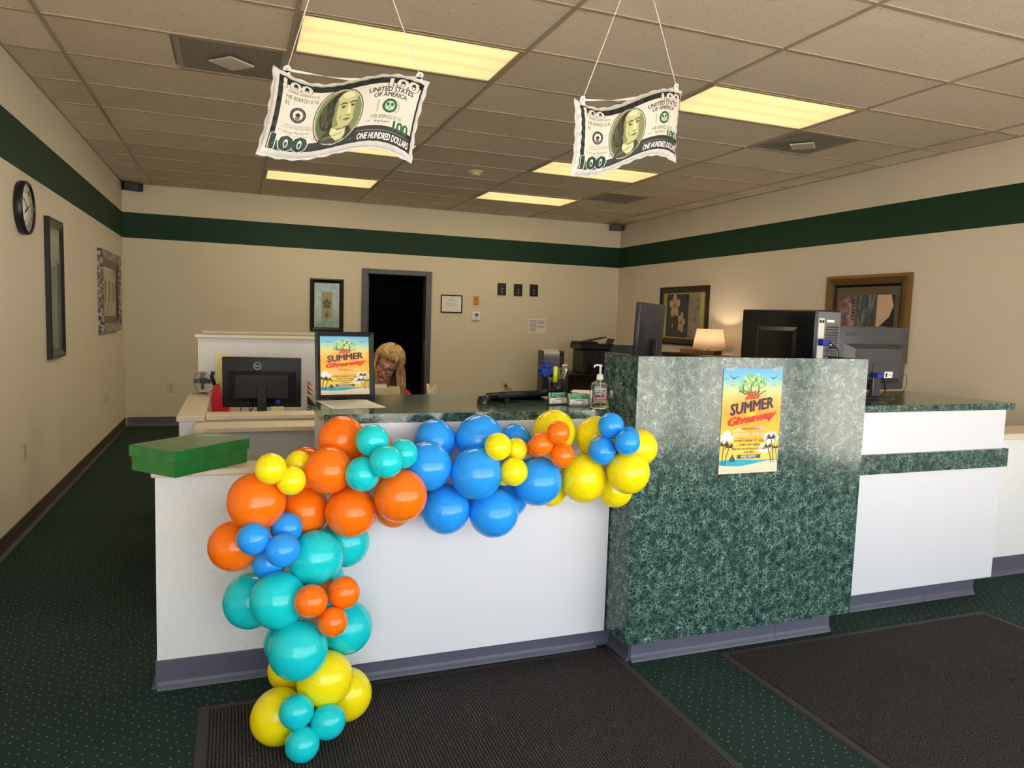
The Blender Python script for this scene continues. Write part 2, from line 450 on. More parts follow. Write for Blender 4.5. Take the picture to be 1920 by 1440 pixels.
# ------------------------------------------------------------------ setting: floor, walls, ceiling
bx('floor', (XL-0.1, YF-0.1, -0.06), (XR+0.1, YB+3.2, 0.0), M_CARPET)
struct(bpy.data.objects['floor'])
struct(bx('wall_left', (XL-0.12, YF-0.15, 0), (XL, YB+0.12, H+0.1), M_WALL_L))
mb = MB()
SW0, SW1 = -4.70, -3.70                # side window near the street corner, right of the camera
mb.box((XR, SW1, 0), (XR+0.12, YB+0.12, H+0.1)); mb.box((XR, YF-0.15, 0), (XR+0.12, SW0, H+0.1))
mb.box((XR, SW0, 2.50), (XR+0.12, SW1, H+0.1)); mb.box((XR, SW0, 0), (XR+0.12, SW1, 0.14))
struct(mb.obj('wall_right', M_WALL_R))
D0, D1, DZ = 2.575, 3.409, 2.012      # doorway opening in the back wall
mb = MB()
mb.box((XL, YB, 0), (D0, YB+0.12, H+0.1)); mb.box((D1, YB, 0), (XR, YB+0.12, H+0.1)); mb.box((D0, YB, DZ), (D1, YB+0.12, H+0.1))
struct(mb.obj('wall_back', M_WALL_B))
# the unlit room beyond the doorway; its darkness is put into the wall colour
M_DARKROOM = mat('back_room_painted_dark', (34, 30, 28), 0.9, var=0.1, vscale=3)
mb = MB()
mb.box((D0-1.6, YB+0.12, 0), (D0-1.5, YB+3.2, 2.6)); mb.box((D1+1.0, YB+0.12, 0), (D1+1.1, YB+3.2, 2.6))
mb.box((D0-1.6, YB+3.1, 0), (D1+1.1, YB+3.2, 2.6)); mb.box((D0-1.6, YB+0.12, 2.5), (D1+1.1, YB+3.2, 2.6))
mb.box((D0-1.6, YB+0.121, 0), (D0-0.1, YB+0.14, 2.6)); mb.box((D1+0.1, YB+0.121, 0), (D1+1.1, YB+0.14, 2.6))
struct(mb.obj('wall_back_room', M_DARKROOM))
# front wall: header, sill and storefront glazing behind the camera
mb = MB()
mb.box((XL, YF-0.15, 2.50), (XR, YF, H+0.1)); mb.box((XL, YF-0.15, 0), (XR, YF, 0.14))
struct(mb.obj('wall_front', M_WALL_R))
M_GLASS = bpy.data.materials.new('clear_window_glass'); M_GLASS.use_nodes = True
_n = M_GLASS.node_tree.nodes; _l = M_GLASS.node_tree.links
for _x in list(_n):
    if _x.type == 'BSDF_PRINCIPLED': _n.remove(_x)
_t = _n.new('ShaderNodeBsdfTransparent'); _g = _n.new('ShaderNodeBsdfGlossy'); _g.inputs['Roughness'].default_value = 0.02
_m = _n.new('ShaderNodeMixShader'); _m.inputs[0].default_value = 0.06; _l.new(_t.outputs[0], _m.inputs[1]); _l.new(_g.outputs[0], _m.inputs[2])
_l.new(_m.outputs[0], _n['Material Output'].inputs['Surface'])
NW = 5; WWID = (XR-XL)/NW
for i in range(NW):
    x0 = XL+i*WWID; x1 = x0+WWID
    mb = MB()
    mb.box((x0, YF-0.09, 0.14), (x0+0.05, YF-0.03, 2.5)); mb.box((x1-0.05, YF-0.09, 0.14), (x1, YF-0.03, 2.5))
    mb.box((x0+0.05, YF-0.09, 0.14), (x1-0.05, YF-0.03, 0.19)); mb.box((x0+0.05, YF-0.09, 2.45), (x1-0.05, YF-0.03, 2.5))
    mb.box((x0+0.05, YF-0.09, 2.02), (x1-0.05, YF-0.03, 2.07))
    w = struct(mb.obj('window_%d' % (i+1), mat('bronze_aluminium', (70, 62, 54), 0.4, 0.5, var=0.05)))
    bx('pane', (x0+0.05, YF-0.064, 0.19), (x1-0.05, YF-0.060, 2.02), M_GLASS, w)
    bx('pane', (x0+0.05, YF-0.064, 2.07), (x1-0.05, YF-0.060, 2.45), M_GLASS, w)
for i in range(1):
    y0 = SW0; y1 = SW1; mb = MB()
    mb.box((XR+0.03, y0, 0.14), (XR+0.09, y0+0.05, 2.5)); mb.box((XR+0.03, y1-0.05, 0.14), (XR+0.09, y1, 2.5)); mb.box((XR+0.03, y0+0.05, 0.14), (XR+0.09, y1-0.05, 0.19)); mb.box((XR+0.03, y0+0.05, 2.45), (XR+0.09, y1-0.05, 2.5)); mb.box((XR+0.03, y0+0.05, 2.02), (XR+0.09, y1-0.05, 2.07))
    w = struct(mb.obj('window_%d' % (NW+i+1), MATS['bronze_aluminium']))
    bx('pane', (XR+0.060, y0+0.05, 0.19), (XR+0.064, y1-0.05, 2.02), M_GLASS, w); bx('pane', (XR+0.060, y0+0.05, 2.07), (XR+0.064, y1-0.05, 2.45), M_GLASS, w)
struct(bx('ground_outside', (-25, YF-40, -0.12), (34, YB+12, -0.062), mat('sidewalk_concrete', (194, 185, 172), 0.9, var=0.10, vscale=1.5)))

# baseboards (cove vinyl): upright strip with a small foot
def cove(name, p0, p1, out, m, h=0.112, kind=True, parent=None):
    """strip from p0 to p1 on the floor, 'out' is the unit vector away from the wall"""
    d = (Vector(p1)-Vector(p0)).normalized(); o = Vector(out)
    prof = [(0.0, 0), (0.022, 0), (0.018, 0.006), (0.009, 0.016), (0.006, 0.028), (0.006, h-0.003), (0.003, h), (0, h)]
    a = [Vector(p0)+o*x+Vector((0, 0, z)) for x, z in prof]; b = [Vector(p1)+o*x+Vector((0, 0, z)) for x, z in prof]
    n = len(prof); mbb = MB()
    mbb.add(a+b, [(i, (i+1) % n, (i+1) % n+n, i+n) for i in range(n)]+[tuple(range(n-1, -1, -1)), tuple(range(n, 2*n))])
    ob = mbb.obj(name, m, parent)
    return struct(ob) if kind else ob
cove('baseboard_left', (XL, YF, 0), (XL, YB, 0), (1, 0, 0), M_VINYL_D)
cove('baseboard_back', (XL+0.022, YB, 0), (D0-0.08, YB, 0), (0, -1, 0), M_VINYL)
cove('baseboard_back_2', (D1+0.08, YB, 0), (XR-0.022, YB, 0), (0, -1, 0), M_VINYL)
cove('baseboard_right', (XR, -0.78, 0), (XR, YB, 0), (-1, 0, 0), M_VINYL)

# doorway frame
M_JAMB = mat('grey_painted_steel_frame', (84, 82, 84), 0.42, 0.3, var=0.05)
dfr = struct(link('door_1', None, None, (0, 0, 0)))
for nm, lo, hi in (('jamb', (D0-0.06, YB-0.03, 0), (D0+0.02, YB+0.14, DZ+0.055)), ('jamb', (D1-0.02, YB-0.03, 0), (D1+0.06, YB+0.14, DZ+0.055)), ('head', (D0+0.02, YB-0.03, DZ-0.012), (D1-0.02, YB+0.14, DZ+0.055))):
    bx(nm, lo, hi, M_JAMB, dfr, 0.004)
for z in (0.25, 1.05, 1.75):
    bx('hinge', (D0+0.02, YB+0.0, z), (D0+0.026, YB+0.035, z+0.1), M_STEEL_D, dfr)
bx('strike_plate', (D1-0.026, YB+0.01, 0.98), (D1-0.02, YB+0.04, 1.1), M_METAL, dfr)
# dark door leaf swung open into the back room
dl = bx('door_leaf', (D0+0.025, YB+0.15, 0.01), (D0+0.065, YB+0.97, DZ-0.02), wood_mat('dark_door_veneer', (44, 30, 24), (30, 20, 16), (6, 6, 0.6)), dfr)

# ceiling: slab, grid runners and tiles
ce = struct(bx('ceiling', (XL-0.1, YF-0.15, H+0.02), (XR+0.1, YB+0.12, H+0.12), mat('ceiling_slab', (200, 192, 180), 0.9, var=0.03)))
xs = [XL, 0.0, 2*TILE, 4*TILE, 6*TILE, 8*TILE, 10*TILE, XR]
ys = [k*TILE for k in range(-7, 10)]+[YB]
for x in xs[1:-1]:
    bx('grid_runner', (x-0.012, YF, H-0.001), (x+0.012, YB, H+0.02), M_GRID, ce)
run = MB()
for i in range(len(xs)-1):
    mm = None
    for y in ys[:-1]:
        bb = MB().box((0, -0.012, -0.001), (xs[i+1]-xs[i]-0.024, 0.012, 0.02))
        if mm is None: mm = bb.mesh('cross_tee', M_GRID)
        link('cross_tee', mm, ce, (xs[i]+0.012, y, H))
for nm, lo, hi in (('wall_angle', (XL, YF, H-0.002), (XL+0.018, YB, H+0.01)), ('wall_angle', (XR-0.018, YF, H-0.002), (XR, YB, H+0.01)), ('wall_angle', (XL, YB-0.018, H-0.002), (XR, YB, H+0.01))):
    bx(nm, lo, hi, M_GRID, ce)
LIGHTS = [(2, 0), (4, 0), (2, 4), (4, 4), (2, 7), (4, 7)]    # (column, row)
VENTS = {(1, 1): 'R', (5, 1): 'L', (5, 6): 'L'}
_tm = {}
def tile(x0, x1, y0, y1):
    k = (round(x1-x0, 3), round(y1-y0, 3))
    if k not in _tm:
        w, d = k; _tm[k] = MB().box((0.012, 0.012, 0.004), (w-0.012, d-0.012, 0.018), 0, 0.0).mesh('ceiling_tile', M_TILE)
    o = link('ceiling_tile', _tm[k], ce, (x0, y0, H)); o.location.z += random.uniform(-0.002, 0.002)
for r in range(-7, 10):
    y0 = r*TILE; y1 = YB if r == 9 else (r+1)*TILE
    for c in range(7):
        if (c, r) in LIGHTS: continue
        x0, x1 = xs[c], xs[c+1]
        if (c, r) in VENTS:
            if VENTS[(c, r)] == 'R': tile(x0, x0+TILE, y0, y1)
            else: tile(x1-TILE, x1, y0, y1)
            continue
        tile(x0, x1, y0, y1)
# ceiling light fixtures
M_LENS = bpy.data.materials.new('fluorescent_lens')
nt, N, L, p = nodes_of(M_LENS)
tc = N.new('ShaderNodeTexCoord'); sp = N.new('ShaderNodeSeparateXYZ'); L.new(tc.outputs['Generated'], sp.inputs[0])
tubes = math_n(N, L, 'ABSOLUTE', math_n(N, L, 'SINE', math_n(N, L, 'MULTIPLY', sp.outputs['Y'], PI*3)))     # three lamps behind the lens
endf = math_n(N, L, 'MULTIPLY', math_n(N, L, 'MULTIPLY', sp.outputs['X'], math_n(N, L, 'SUBTRACT', 1.0, sp.outputs['X'])), 4.0)
endf = math_n(N, L, 'POWER', endf, 0.25)
br = math_n(N, L, 'MULTIPLY', math_n(N, L, 'ADD', math_n(N, L, 'MULTIPLY', tubes, 0.22), 0.84), math_n(N, L, 'ADD', math_n(N, L, 'MULTIPLY', endf, 0.35), 0.65))
p.inputs['Base Color'].default_value = lin((230, 215, 180)); p.inputs['Roughness'].default_value = 0.4
p.inputs['Emission Color'].default_value = (1.0, 0.745, 0.305, 1)
L.new(math_n(N, L, 'MULTIPLY', br, TROFFER_GLOW), p.inputs['Emission Strength'])
LABL = {(2, 0): 'large fluorescent ceiling light behind the left banknote balloon strings', (4, 0): 'large fluorescent ceiling light right of the smaller banknote balloon',
        (2, 4): 'fluorescent ceiling light mostly hidden behind the left banknote balloon', (4, 4): 'fluorescent ceiling light just under the right banknote balloon',
        (2, 7): 'far left fluorescent ceiling light near the back wall', (4, 7): 'farthest small fluorescent ceiling light, right of the smoke detector'}
for (c, r) in LIGHTS:
    x0, x1 = xs[c], xs[c+1]; y0, y1 = r*TILE, (r+1)*TILE
    t = thing('ceiling_light', LABL[(c, r)], 'ceiling light', ((x0+x1)/2, (y0+y1)/2, H), 0, 'fluorescent ceiling lights')
    w, d = (x1-x0)/2-0.013, (y1-y0)/2-0.013
    mb = MB()
    mb.box((-w, -d, -0.004), (w, -d+0.022, 0.016)); mb.box((-w, d-0.022, -0.004), (w, d, 0.016))
    mb.box((-w, -d+0.022, -0.004), (-w+0.022, d-0.022, 0.016)); mb.box((w-0.022, -d+0.022, -0.004), (w, d-0.022, 0.016))
    mb.obj('frame', M_GRID, t)
    bx('lens', (-w+0.022, -d+0.022, 0.002), (w-0.022, d-0.022, 0.008), M_LENS, t)
    ld = bpy.data.lights.new('fixture_lamp', 'AREA'); ld.shape = 'RECTANGLE'; ld.size = 2*w-0.06; ld.size_y = 2*d-0.06
    ld.energy = TROFFER_W; ld.color = (1.0, 0.84, 0.58)
    link('fixture_lamp', ld, t, (0, 0, -0.006))
# air vents
M_VENT = bpy.data.materials.new('perforated_vent_metal'); MATS['vent'] = M_VENT
nt, N, L, p = nodes_of(M_VENT)
tc = N.new('ShaderNodeTexCoord')
wv = N.new('ShaderNodeTexWave'); wv.bands_direction = 'X'; wv.inputs['Scale'].default_value = 22; L.new(tc.outputs['Object'], wv.inputs['Vector'])
wv2 = N.new('ShaderNodeTexWave'); wv2.bands_direction = 'Y'; wv2.inputs['Scale'].default_value = 22; L.new(tc.outputs['Object'], wv2.inputs['Vector'])
col = mix_n(N, L, math_n(N, L, 'MULTIPLY', wv.outputs['Fac'], wv2.outputs['Fac']), lin((150, 140, 130)), lin((60, 54, 50)))
L.new(col, p.inputs['Base Color']); p.inputs['Roughness'].default_value = 0.6
for (c, r), side, lb in (((1, 1), 'R', 'perforated ceiling vent with pale diamond plate left of the big light'), ((5, 1), 'L', 'dusty ceiling vent with pale diamond plate at right behind the ceiling light'), ((5, 6), 'L', 'plain perforated ceiling vent near the far right corner')):
    x0 = xs[c+1]-TILE if side == 'R' else xs[c]
    t = thing('ceiling_vent', lb, 'vent', (x0+TILE/2, (r+0.5)*TILE, H), 0, 'ceiling air vents')
    h = TILE/2-0.012
    bx('grille', (-h, -h, 0.002), (h, h, 0.012), M_VENT, t)
    mb = MB()
    for q in range(4):
        mb.box((-h, -h, -0.001), (h, -h+0.018, 0.012), 0, 0, Matrix.Rotation(q*PI/2, 4, 'Z'))
    mb.obj('rim', mat('vent_rim', (168, 158, 146), 0.55, var=0.05), t)
    if r == 1:
        bx('deflector_plate', (-0.09, -0.09, -0.022), (0.09, 0.09, -0.012), mat('vent_plate', (206, 196, 182), 0.5, var=0.04), t, 0.003, None, (0, 0, rad(42)))
        MB().cyl((0, 0, -0.012), (0, 0, 0.004), 0.02).obj('plate_stem', M_STEEL_D, t)
# smoke detector
t = thing('smoke_detector', 'round cream smoke detector on the ceiling between the far lights', 'smoke detector', (3.19, 3.27, H))
MB().lathe([(0.075, 0.0), (0.075, -0.012), (0.06, -0.016)], 28).obj('base', M_IVORY, t)
MB().lathe([(0.056, -0.016), (0.056, -0.034), (0.045, -0.045), (0.0, -0.048)], 28).obj('housing', M_IVORY, t)
mb = MB()
for i in range(10):
    a = 2*PI*i/10; mb.box((-0.004, 0.0555, -0.032), (0.004, 0.0575, -0.022), 0, 0, Matrix.Rotation(a, 4, 'Z'))
mb.obj('vent_slot', M_BLACK, t)['kind'] = 'stuff'
# corner speakers
for lb, x, rz in (('small black speaker in the left ceiling corner', -0.20, rad(20)), ('small black speaker in the right ceiling corner', 6.275, rad(-18))):
    t = thing('corner_speaker', lb, 'speaker', (x, YB-0.09, 2.82), rz, 'corner ceiling speakers')
    bx('cabinet', (-0.105, -0.06, 0), (0.105, 0.045, 0.088), M_BLACK, t, 0.006)
    bx('grille', (-0.10, -0.064, 0.006), (0.045, -0.0605, 0.082), M_DARK, t, 0.002)
    MB().cyl((0.075, -0.0605, 0.044), (0.075, -0.066, 0.044), 0.026, 0.022, 20).obj('tweeter', M_DARK, t)
    bx('bracket', (-0.02, 0.045, 0.03), (0.02, 0.088, 0.06), M_BLACK, t)
# ------------------------------------------------------------------ low textured walls
ZC = 1.078
lw = struct(bx('wall_low_left', (0.65, -0.905, 0), (1.30, -0.80, 0.822), M_LOW))
bx('ledge_cap', (0.637, -0.925, 0.822), (1.28, -0.775, 0.846), M_CAP, lw, 0.004)
cove('cove_base', (0.65, -0.905, 0), (1.30, -0.905, 0), (0, -1, 0), M_VINYL, 0.112, False, lw)
cove('cove_base', (0.65, -0.80, 0), (0.65, -0.905, 0), (-1, 0, 0), M_VINYL, 0.112, False, lw)
lwr = struct(bx('wall_low_right', (4.80, -0.91, 0), (XR, -0.80, 0.830), M_LOW))
bx('ledge_cap', (4.80, -0.93, 0.830), (XR, -0.66, 0.866), M_CAP, lwr, 0.004)
cove('cove_base', (4.80, -0.91, 0), (XR, -0.91, 0), (0, -1, 0), M_VINYL, 0.112, False, lwr)

# ------------------------------------------------------------------ reception counter
t = thing('counter_base', 'white counter front behind the balloon garland with grey toe kick', 'counter', (1.83, -0.82, 0))
def lb(name, lo, hi, m, par, bev=0.0):      # world box made local to a thing at its location
    q = par.location
    return bx(name, tuple(a-b for a, b in zip(lo, q)), tuple(a-b for a, b in zip(hi, q)), m, par, bev)
lb('front_panel', (1.262, -1.150, 0.110), (2.43, -1.128, 1.043), M_WHITE, t, 0.001)
lb('end_panel', (1.262, -1.127, 0.110), (1.284, -0.52, 1.043), M_WHITE, t)
lb('end_panel', (2.40, -1.127, 0.110), (2.422, -0.52, 1.043), M_WHITE, t)
lb('shelf', (1.285, -1.127, 0.55), (2.399, -0.56, 0.57), M_WHITE, t)
lb('bottom_panel', (1.285, -1.127, 0.112), (2.399, -0.56, 0.13), M_WHITE, t)
lb('toe_kick', (1.30, -1.06, 0), (2.434, -0.60, 0.111), M_VINYL, t)
cv = cove('cove_base', (1.30, -1.06, 0), (2.434, -1.06, 0), (0, -1, 0), M_VINYL, 0.109, False)
cv.parent = t; cv.location = -t.location
ct = MB().prism([(1.232, -1.150), (2.433, -1.150), (2.433, -1.038), (2.460, -1.038), (2.460, -0.485), (1.232, -0.485)], 1.043, ZC, 0, 'z').obj('countertop', M_MARBLE)
tag(ct, 'glossy green marble countertop holding keyboard, sanitizer and framed poster', 'countertop')

t = thing('privacy_panel', 'tall green marble panel with summer poster on its front', 'counter', (3.04, -1.2, 0))
lb('front_panel', (2.435, -1.324, 0.116), (3.645, -1.300, 1.317), M_MARBLE, t, 0.001)
lb('side_panel', (2.435, -1.2995, 0.116), (2.459, -1.04, 1.317), M_MARBLE, t, 0.001)
lb('side_panel', (3.621, -1.2995, 0.116), (3.645, -1.10, 1.317), M_MARBLE, t, 0.001)
lb('bottom_panel', (2.46, -1.299, 0.117), (3.62, -1.04, 0.135), M_WHITE, t)
lb('toe_kick', (2.512, -1.236, 0), (3.605, -1.06, 0.115), M_VINYL, t); lb('toe_kick', (2.436, -1.06, 0), (2.60, -1.0, 0.109), M_VINYL, t)
for a, b, o in (((2.512, -1.236, 0), (3.28, -1.236, 0), (0, -1, 0)), ((3.282, -1.236, 0), (3.605, -1.236, 0), (0, -1, 0)), ((2.512, -1.06, 0), (2.512, -1.236, 0), (-1, 0, 0)), ((3.605, -1.236, 0), (3.605, -1.06, 0), (1, 0, 0))):
    cv = cove('cove_base', a, b, o, M_VINYL, 0.113, False); cv.parent = t; cv.location = -t.location
wk = bx('worktop', (2.462, -1.296, 1.043), (3.618, -0.485, ZC), M_MARBLE, None, 0.0015)
tag(wk, 'inner worktop behind the tall green panel carrying the slim monitor', 'countertop')

t = thing('counter_base', 'white counter front at right with green marble rail', 'counter', (4.25, -0.82, 0))
lb('upper_panel', (3.647, -1.150, 0.832), (4.840, -1.128, 1.043), M_WHITE, t, 0.001)
lb('lower_panel', (3.647, -1.150, 0.112), (4.840, -1.128, 0.733), M_WHITE, t, 0.001)
lb('rail', (3.647, -1.165, 0.733), (4.866, -1.13, 0.832), M_MARBLE, t, 0.001)
lb('end_panel', (4.818, -1.127, 0.112), (4.840, -0.93, 1.043), M_WHITE, t)
lb('end_panel', (3.66, -1.127, 0.112), (3.682, -0.52, 1.043), M_WHITE, t)
lb('bottom_panel', (3.69, -1.127, 0.113), (4.81, -0.935, 0.131), M_WHITE, t)
lb('toe_kick', (3.66, -1.082, 0), (4.792, -0.935, 0.111), M_VINYL, t)
for a, b, o in (((3.66, -1.082, 0), (4.41, -1.082, 0), (0, -1, 0)), ((4.412, -1.082, 0), (4.792, -1.082, 0), (0, -1, 0)), ((4.792, -1.082, 0), (4.792, -0.935, 0), (1, 0, 0))):
    cv = cove('cove_base', a, b, o, M_VINYL, 0.109, False); cv.parent = t; cv.location = -t.location
ct2 = bx('countertop', (3.647, -1.150, 1.044), (4.907, -0.487, ZC), M_MARBLE, None, 0.0015)
tag(ct2, 'green marble countertop at right under the grey monitor', 'countertop')

# ------------------------------------------------------------------ entrance mats
for lbl, x0, x1, y1 in (('dark ribbed entrance mat under the balloon garland in front of the counter', 0.802, 2.492, -1.098), ('dark ribbed entrance mat at right in front of the green panel', 2.925, 4.58, -1.297)):
    y0 = y1-2.5
    t = thing('entrance_mat', lbl, 'mat', ((x0+x1)/2, (y0+y1)/2, 0), 0, 'entrance mats')
    w, d = (x1-x0)/2, (y1-y0)/2; e = 0.035
    bx('pile', (-w+e, -d+e, 0.001), (w-e, d-e, 0.009), M_RIB, t)
    prof = [(-1, 0.0005), (-0.15, 0.006), (0, 0.006)]
    def strip(ax, ay, bx_, by, nx, ny):
        return [(ax, ay), (bx_, by), (bx_+nx, by+ny), (ax+nx, ay+ny)]
    mb = MB()
    P4 = [(-w, -d), (w, -d), (w, d), (-w, d)]; I4 = [(-w+e, -d+e), (w-e, -d+e), (w-e, d-e), (-w+e, d-e)]
    vs = [(a, b, 0.0005) for a, b in P4]+[(a*0.994, b*0.996, 0.006) for a, b in P4]+[(a, b, 0.007) for a, b in I4]+[(a, b, 0.0005) for a, b in I4]
    fs = []
    for k in range(3):
        for i in range(4): j = (i+1) % 4; fs.append((k*4+i, k*4+j, (k+1)*4+j, (k+1)*4+i))
    mb.add(vs, fs); mb.obj('rubber_border', M_RUBBER, t)

# ------------------------------------------------------------------ balloon garland
BALLOONS = [
(1.277, -1.301, 1.011, 0.0801, 'O', "large orange balloon touching the countertop's left corner, topmost orange of the garland"),
(1.395, -1.239, 0.961, 0.0776, 'O', 'orange balloon mostly hidden behind the upper cluster of four small teal balloons'),
(1.163, -1.24, 0.897, 0.0771, 'O', 'dark orange balloon peeking out behind the three small yellow balloons near the green box'),
(1.034, -1.465, 0.951, 0.0491, 'Y', 'small yellow balloon nearest the green gift box, leftmost of its trio'),
(1.13, -1.337, 0.938, 0.0451, 'Y', 'small yellow balloon at upper right of the trio near the green box'),
(1.099, -1.435, 0.903, 0.0468, 'Y', 'small yellow balloon in front of its trio, above the leftmost big orange pair'),
(0.994, -1.37, 0.824, 0.093, 'O', 'biggest orange balloon, just right of the green gift box and over the white textured wall'),
(1.221, -1.403, 0.926, 0.0803, 'O', 'large orange balloon between small yellow trio and small teal cluster'),
(1.155, -1.285, 0.76, 0.0817, 'O', 'large orange balloon set back in the middle of the orange group above a teal one'),
(1.301, -1.37, 0.77, 0.0873, 'O', 'large orange balloon below the small teal cluster, left of the rightmost orange'),
(1.457, -1.445, 0.835, 0.0904, 'O', 'rightmost large orange balloon touching the big blue balloons'),
(1.482, -1.222, 0.730, 0.0695, 'O', 'orange balloon showing only its underside beneath the rightmost large orange one'),
(0.924, -1.31, 0.662, 0.0835, 'O', 'leftmost orange balloon, low on the white textured wall beside small blue cluster'),
(0.982, -1.45, 0.724, 0.0511, 'B', 'small blue balloon at the left of the blue cluster among orange balloons'),
(1.088, -1.381, 0.731, 0.0524, 'B', 'small blue balloon at upper right of the blue cluster among orange balloons'),
(1.071, -1.464, 0.684, 0.055, 'B', 'small blue balloon at the front of the blue cluster left of the big teal'),
(1.036, -1.34, 0.606, 0.0576, 'B', 'lowest small blue balloon of the cluster above the left teal balloons'),
(1.185, -1.37, 0.619, 0.0927, 'T', 'large teal balloon directly under the orange group, highest big teal in front'),
(1.298, -1.25, 0.627, 0.0887, 'T', 'teal balloon tucked behind, under the large oranges and against the white panel'),
(1.216, -1.25, 0.479, 0.0862, 'T', 'teal balloon almost hidden behind the three small orange balloons'),
(1.358, -1.443, 1.028, 0.0547, 'T', 'small teal balloon at the top of the upper cluster below the countertop edge'),
(1.462, -1.446, 0.98, 0.0508, 'T', 'small teal balloon at the right of the upper cluster beside a blue balloon'),
(1.389, -1.527, 0.971, 0.054, 'T', 'small teal balloon at the front centre of the upper cluster'),
(1.322, -1.473, 0.922, 0.0564, 'T', 'small teal balloon at lower left of the upper cluster between large oranges'),
(0.978, -1.275, 0.453, 0.0919, 'T', 'leftmost teal balloon against the white textured wall'),
(1.06, -1.423, 0.503, 0.0913, 'T', 'large teal balloon left of the small orange trio'),
(1.156, -1.509, 0.521, 0.0533, 'O', 'small orange balloon at the left of the orange trio on the teal column'),
(1.268, -1.45, 0.516, 0.0546, 'O', 'small orange balloon at upper right of the trio on the teal column'),
(1.226, -1.5, 0.44, 0.049, 'O', 'lowest small orange balloon of the trio on the teal column'),
(1.219, -1.37, 0.501, 0.044, 'O', 'small orange balloon hidden behind its trio on the teal column'),
(1.296, -1.31, 0.333, 0.0943, 'T', 'teal balloon right of the small orange trio against the white panel'),
(1.092, -1.3, 0.3, 0.0744, 'T', 'teal balloon half hidden at left behind the lowest big teal balloon'),
(1.121, -1.467, 0.343, 0.0964, 'T', 'lowest big teal balloon, right above the yellow balloons'),
(1.116, -1.244, 0.173, 0.0823, 'Y', 'yellow balloon peeking out at left under the lowest big teal balloon'),
(1.213, -1.417, 0.206, 0.0946, 'Y', 'large central yellow balloon beneath the lowest big teal balloon'),
(1.297, -1.327, 0.092, 0.0917, 'Y', 'yellow balloon at the right foot of the garland near the grey baseboard'),
(1.063, -1.405, 0.092, 0.0916, 'Y', 'yellow balloon resting low at the left foot of the garland on the mat'),
(1.113, -1.509, 0.156, 0.0555, 'T', 'small teal balloon at upper left of the bottom trio on the mat'),
(1.213, -1.51, 0.105, 0.0573, 'T', 'small teal balloon at the right of the bottom trio on the mat'),
(1.129, -1.544, 0.061, 0.055, 'T', 'lowest small teal balloon of the garland, touching the mat'),
(1.627, -1.241, 0.985, 0.0791, 'B', 'blue balloon under the countertop edge, upper left of the blue group'),
(1.569, -1.362, 0.916, 0.0887, 'B', 'leftmost large blue balloon touching the rightmost orange'),
(1.789, -1.282, 0.998, 0.0905, 'B', 'large blue balloon at the top of the blue group overlapping the countertop edge'),
(1.943, -1.25, 0.972, 0.0705, 'B', 'blue balloon set back at top between small yellow trio and yellow balloons'),
(1.742, -1.4, 0.89, 0.0943, 'B', 'large blue balloon at the front centre of the blue group'),
(1.655, -1.31, 0.741, 0.0919, 'B', 'large blue balloon at lower left of the blue group'),
(1.828, -1.358, 0.728, 0.0913, 'B', 'lowest large blue balloon, at the bottom of the blue group'),
(1.925, -1.241, 0.749, 0.0794, 'B', 'blue balloon mostly hidden behind the lowest blue one'),
(1.995, -1.37, 0.842, 0.0939, 'B', 'rightmost large blue balloon touching yellow balloons'),
(1.804, -1.45, 0.994, 0.0494, 'Y', 'small yellow balloon at upper left of the trio on the blue group'),
(1.903, -1.37, 0.965, 0.0446, 'Y', 'small yellow balloon at the right of the trio on the blue group'),
(1.867, -1.45, 0.9, 0.0509, 'Y', 'lowest small yellow balloon of the trio on the blue group'),
(1.863, -1.367, 0.868, 0.0376, 'Y', 'tiny sliver of yellow balloon hidden under the trio on the blue group'),
(2.082, -1.31, 1.017, 0.0847, 'Y', 'large yellow balloon in front of the business cards at the countertop edge'),
(2.265, -1.31, 0.994, 0.0825, 'Y', 'large yellow balloon below the sanitizer bottle behind small blue trio'),
(2.028, -1.472, 1.042, 0.0427, 'O', 'small orange balloon at the top of the orange trio among yellow balloons'),
(1.98, -1.433, 0.995, 0.044, 'O', 'small orange balloon at the left of the orange trio among yellow balloons'),
(2.056, -1.45, 0.954, 0.0462, 'O', 'lowest small orange balloon of the trio among yellow balloons'),
(1.989, -1.364, 0.969, 0.0382, 'O', 'small orange balloon hidden behind the trio beside the rightmost blue'),
(2.187, -1.37, 0.843, 0.0923, 'Y', 'large yellow balloon right of the rightmost large blue one'),
(2.318, -1.485, 0.886, 0.0819, 'Y', 'large yellow balloon at the lower right end overlapping the green marble panel'),
(2.405, -1.409, 0.963, 0.0724, 'Y', 'rightmost yellow balloon of the garland against the green marble panel'),
(2.368, -1.301, 0.771, 0.0714, 'Y', 'yellow balloon at the bottom of the right end beside the green marble panel'),
(2.106, -1.25, 0.771, 0.0639, 'Y', 'yellow balloon showing only its underside behind the rightmost large blue one'),
(2.253, -1.451, 1.059, 0.0493, 'B', 'small blue balloon at the top of the trio by the sanitizer bottle'),
(2.279, -1.533, 1.009, 0.048, 'B', "small blue balloon at the right of the trio at the garland's right end"),
(2.221, -1.45, 0.965, 0.0533, 'B', "small blue balloon at lower left of the trio at the garland's right end"),
(2.323, -1.46, 1.01, 0.0466, 'B', 'small blue balloon hidden behind the right one of the end trio'),
]

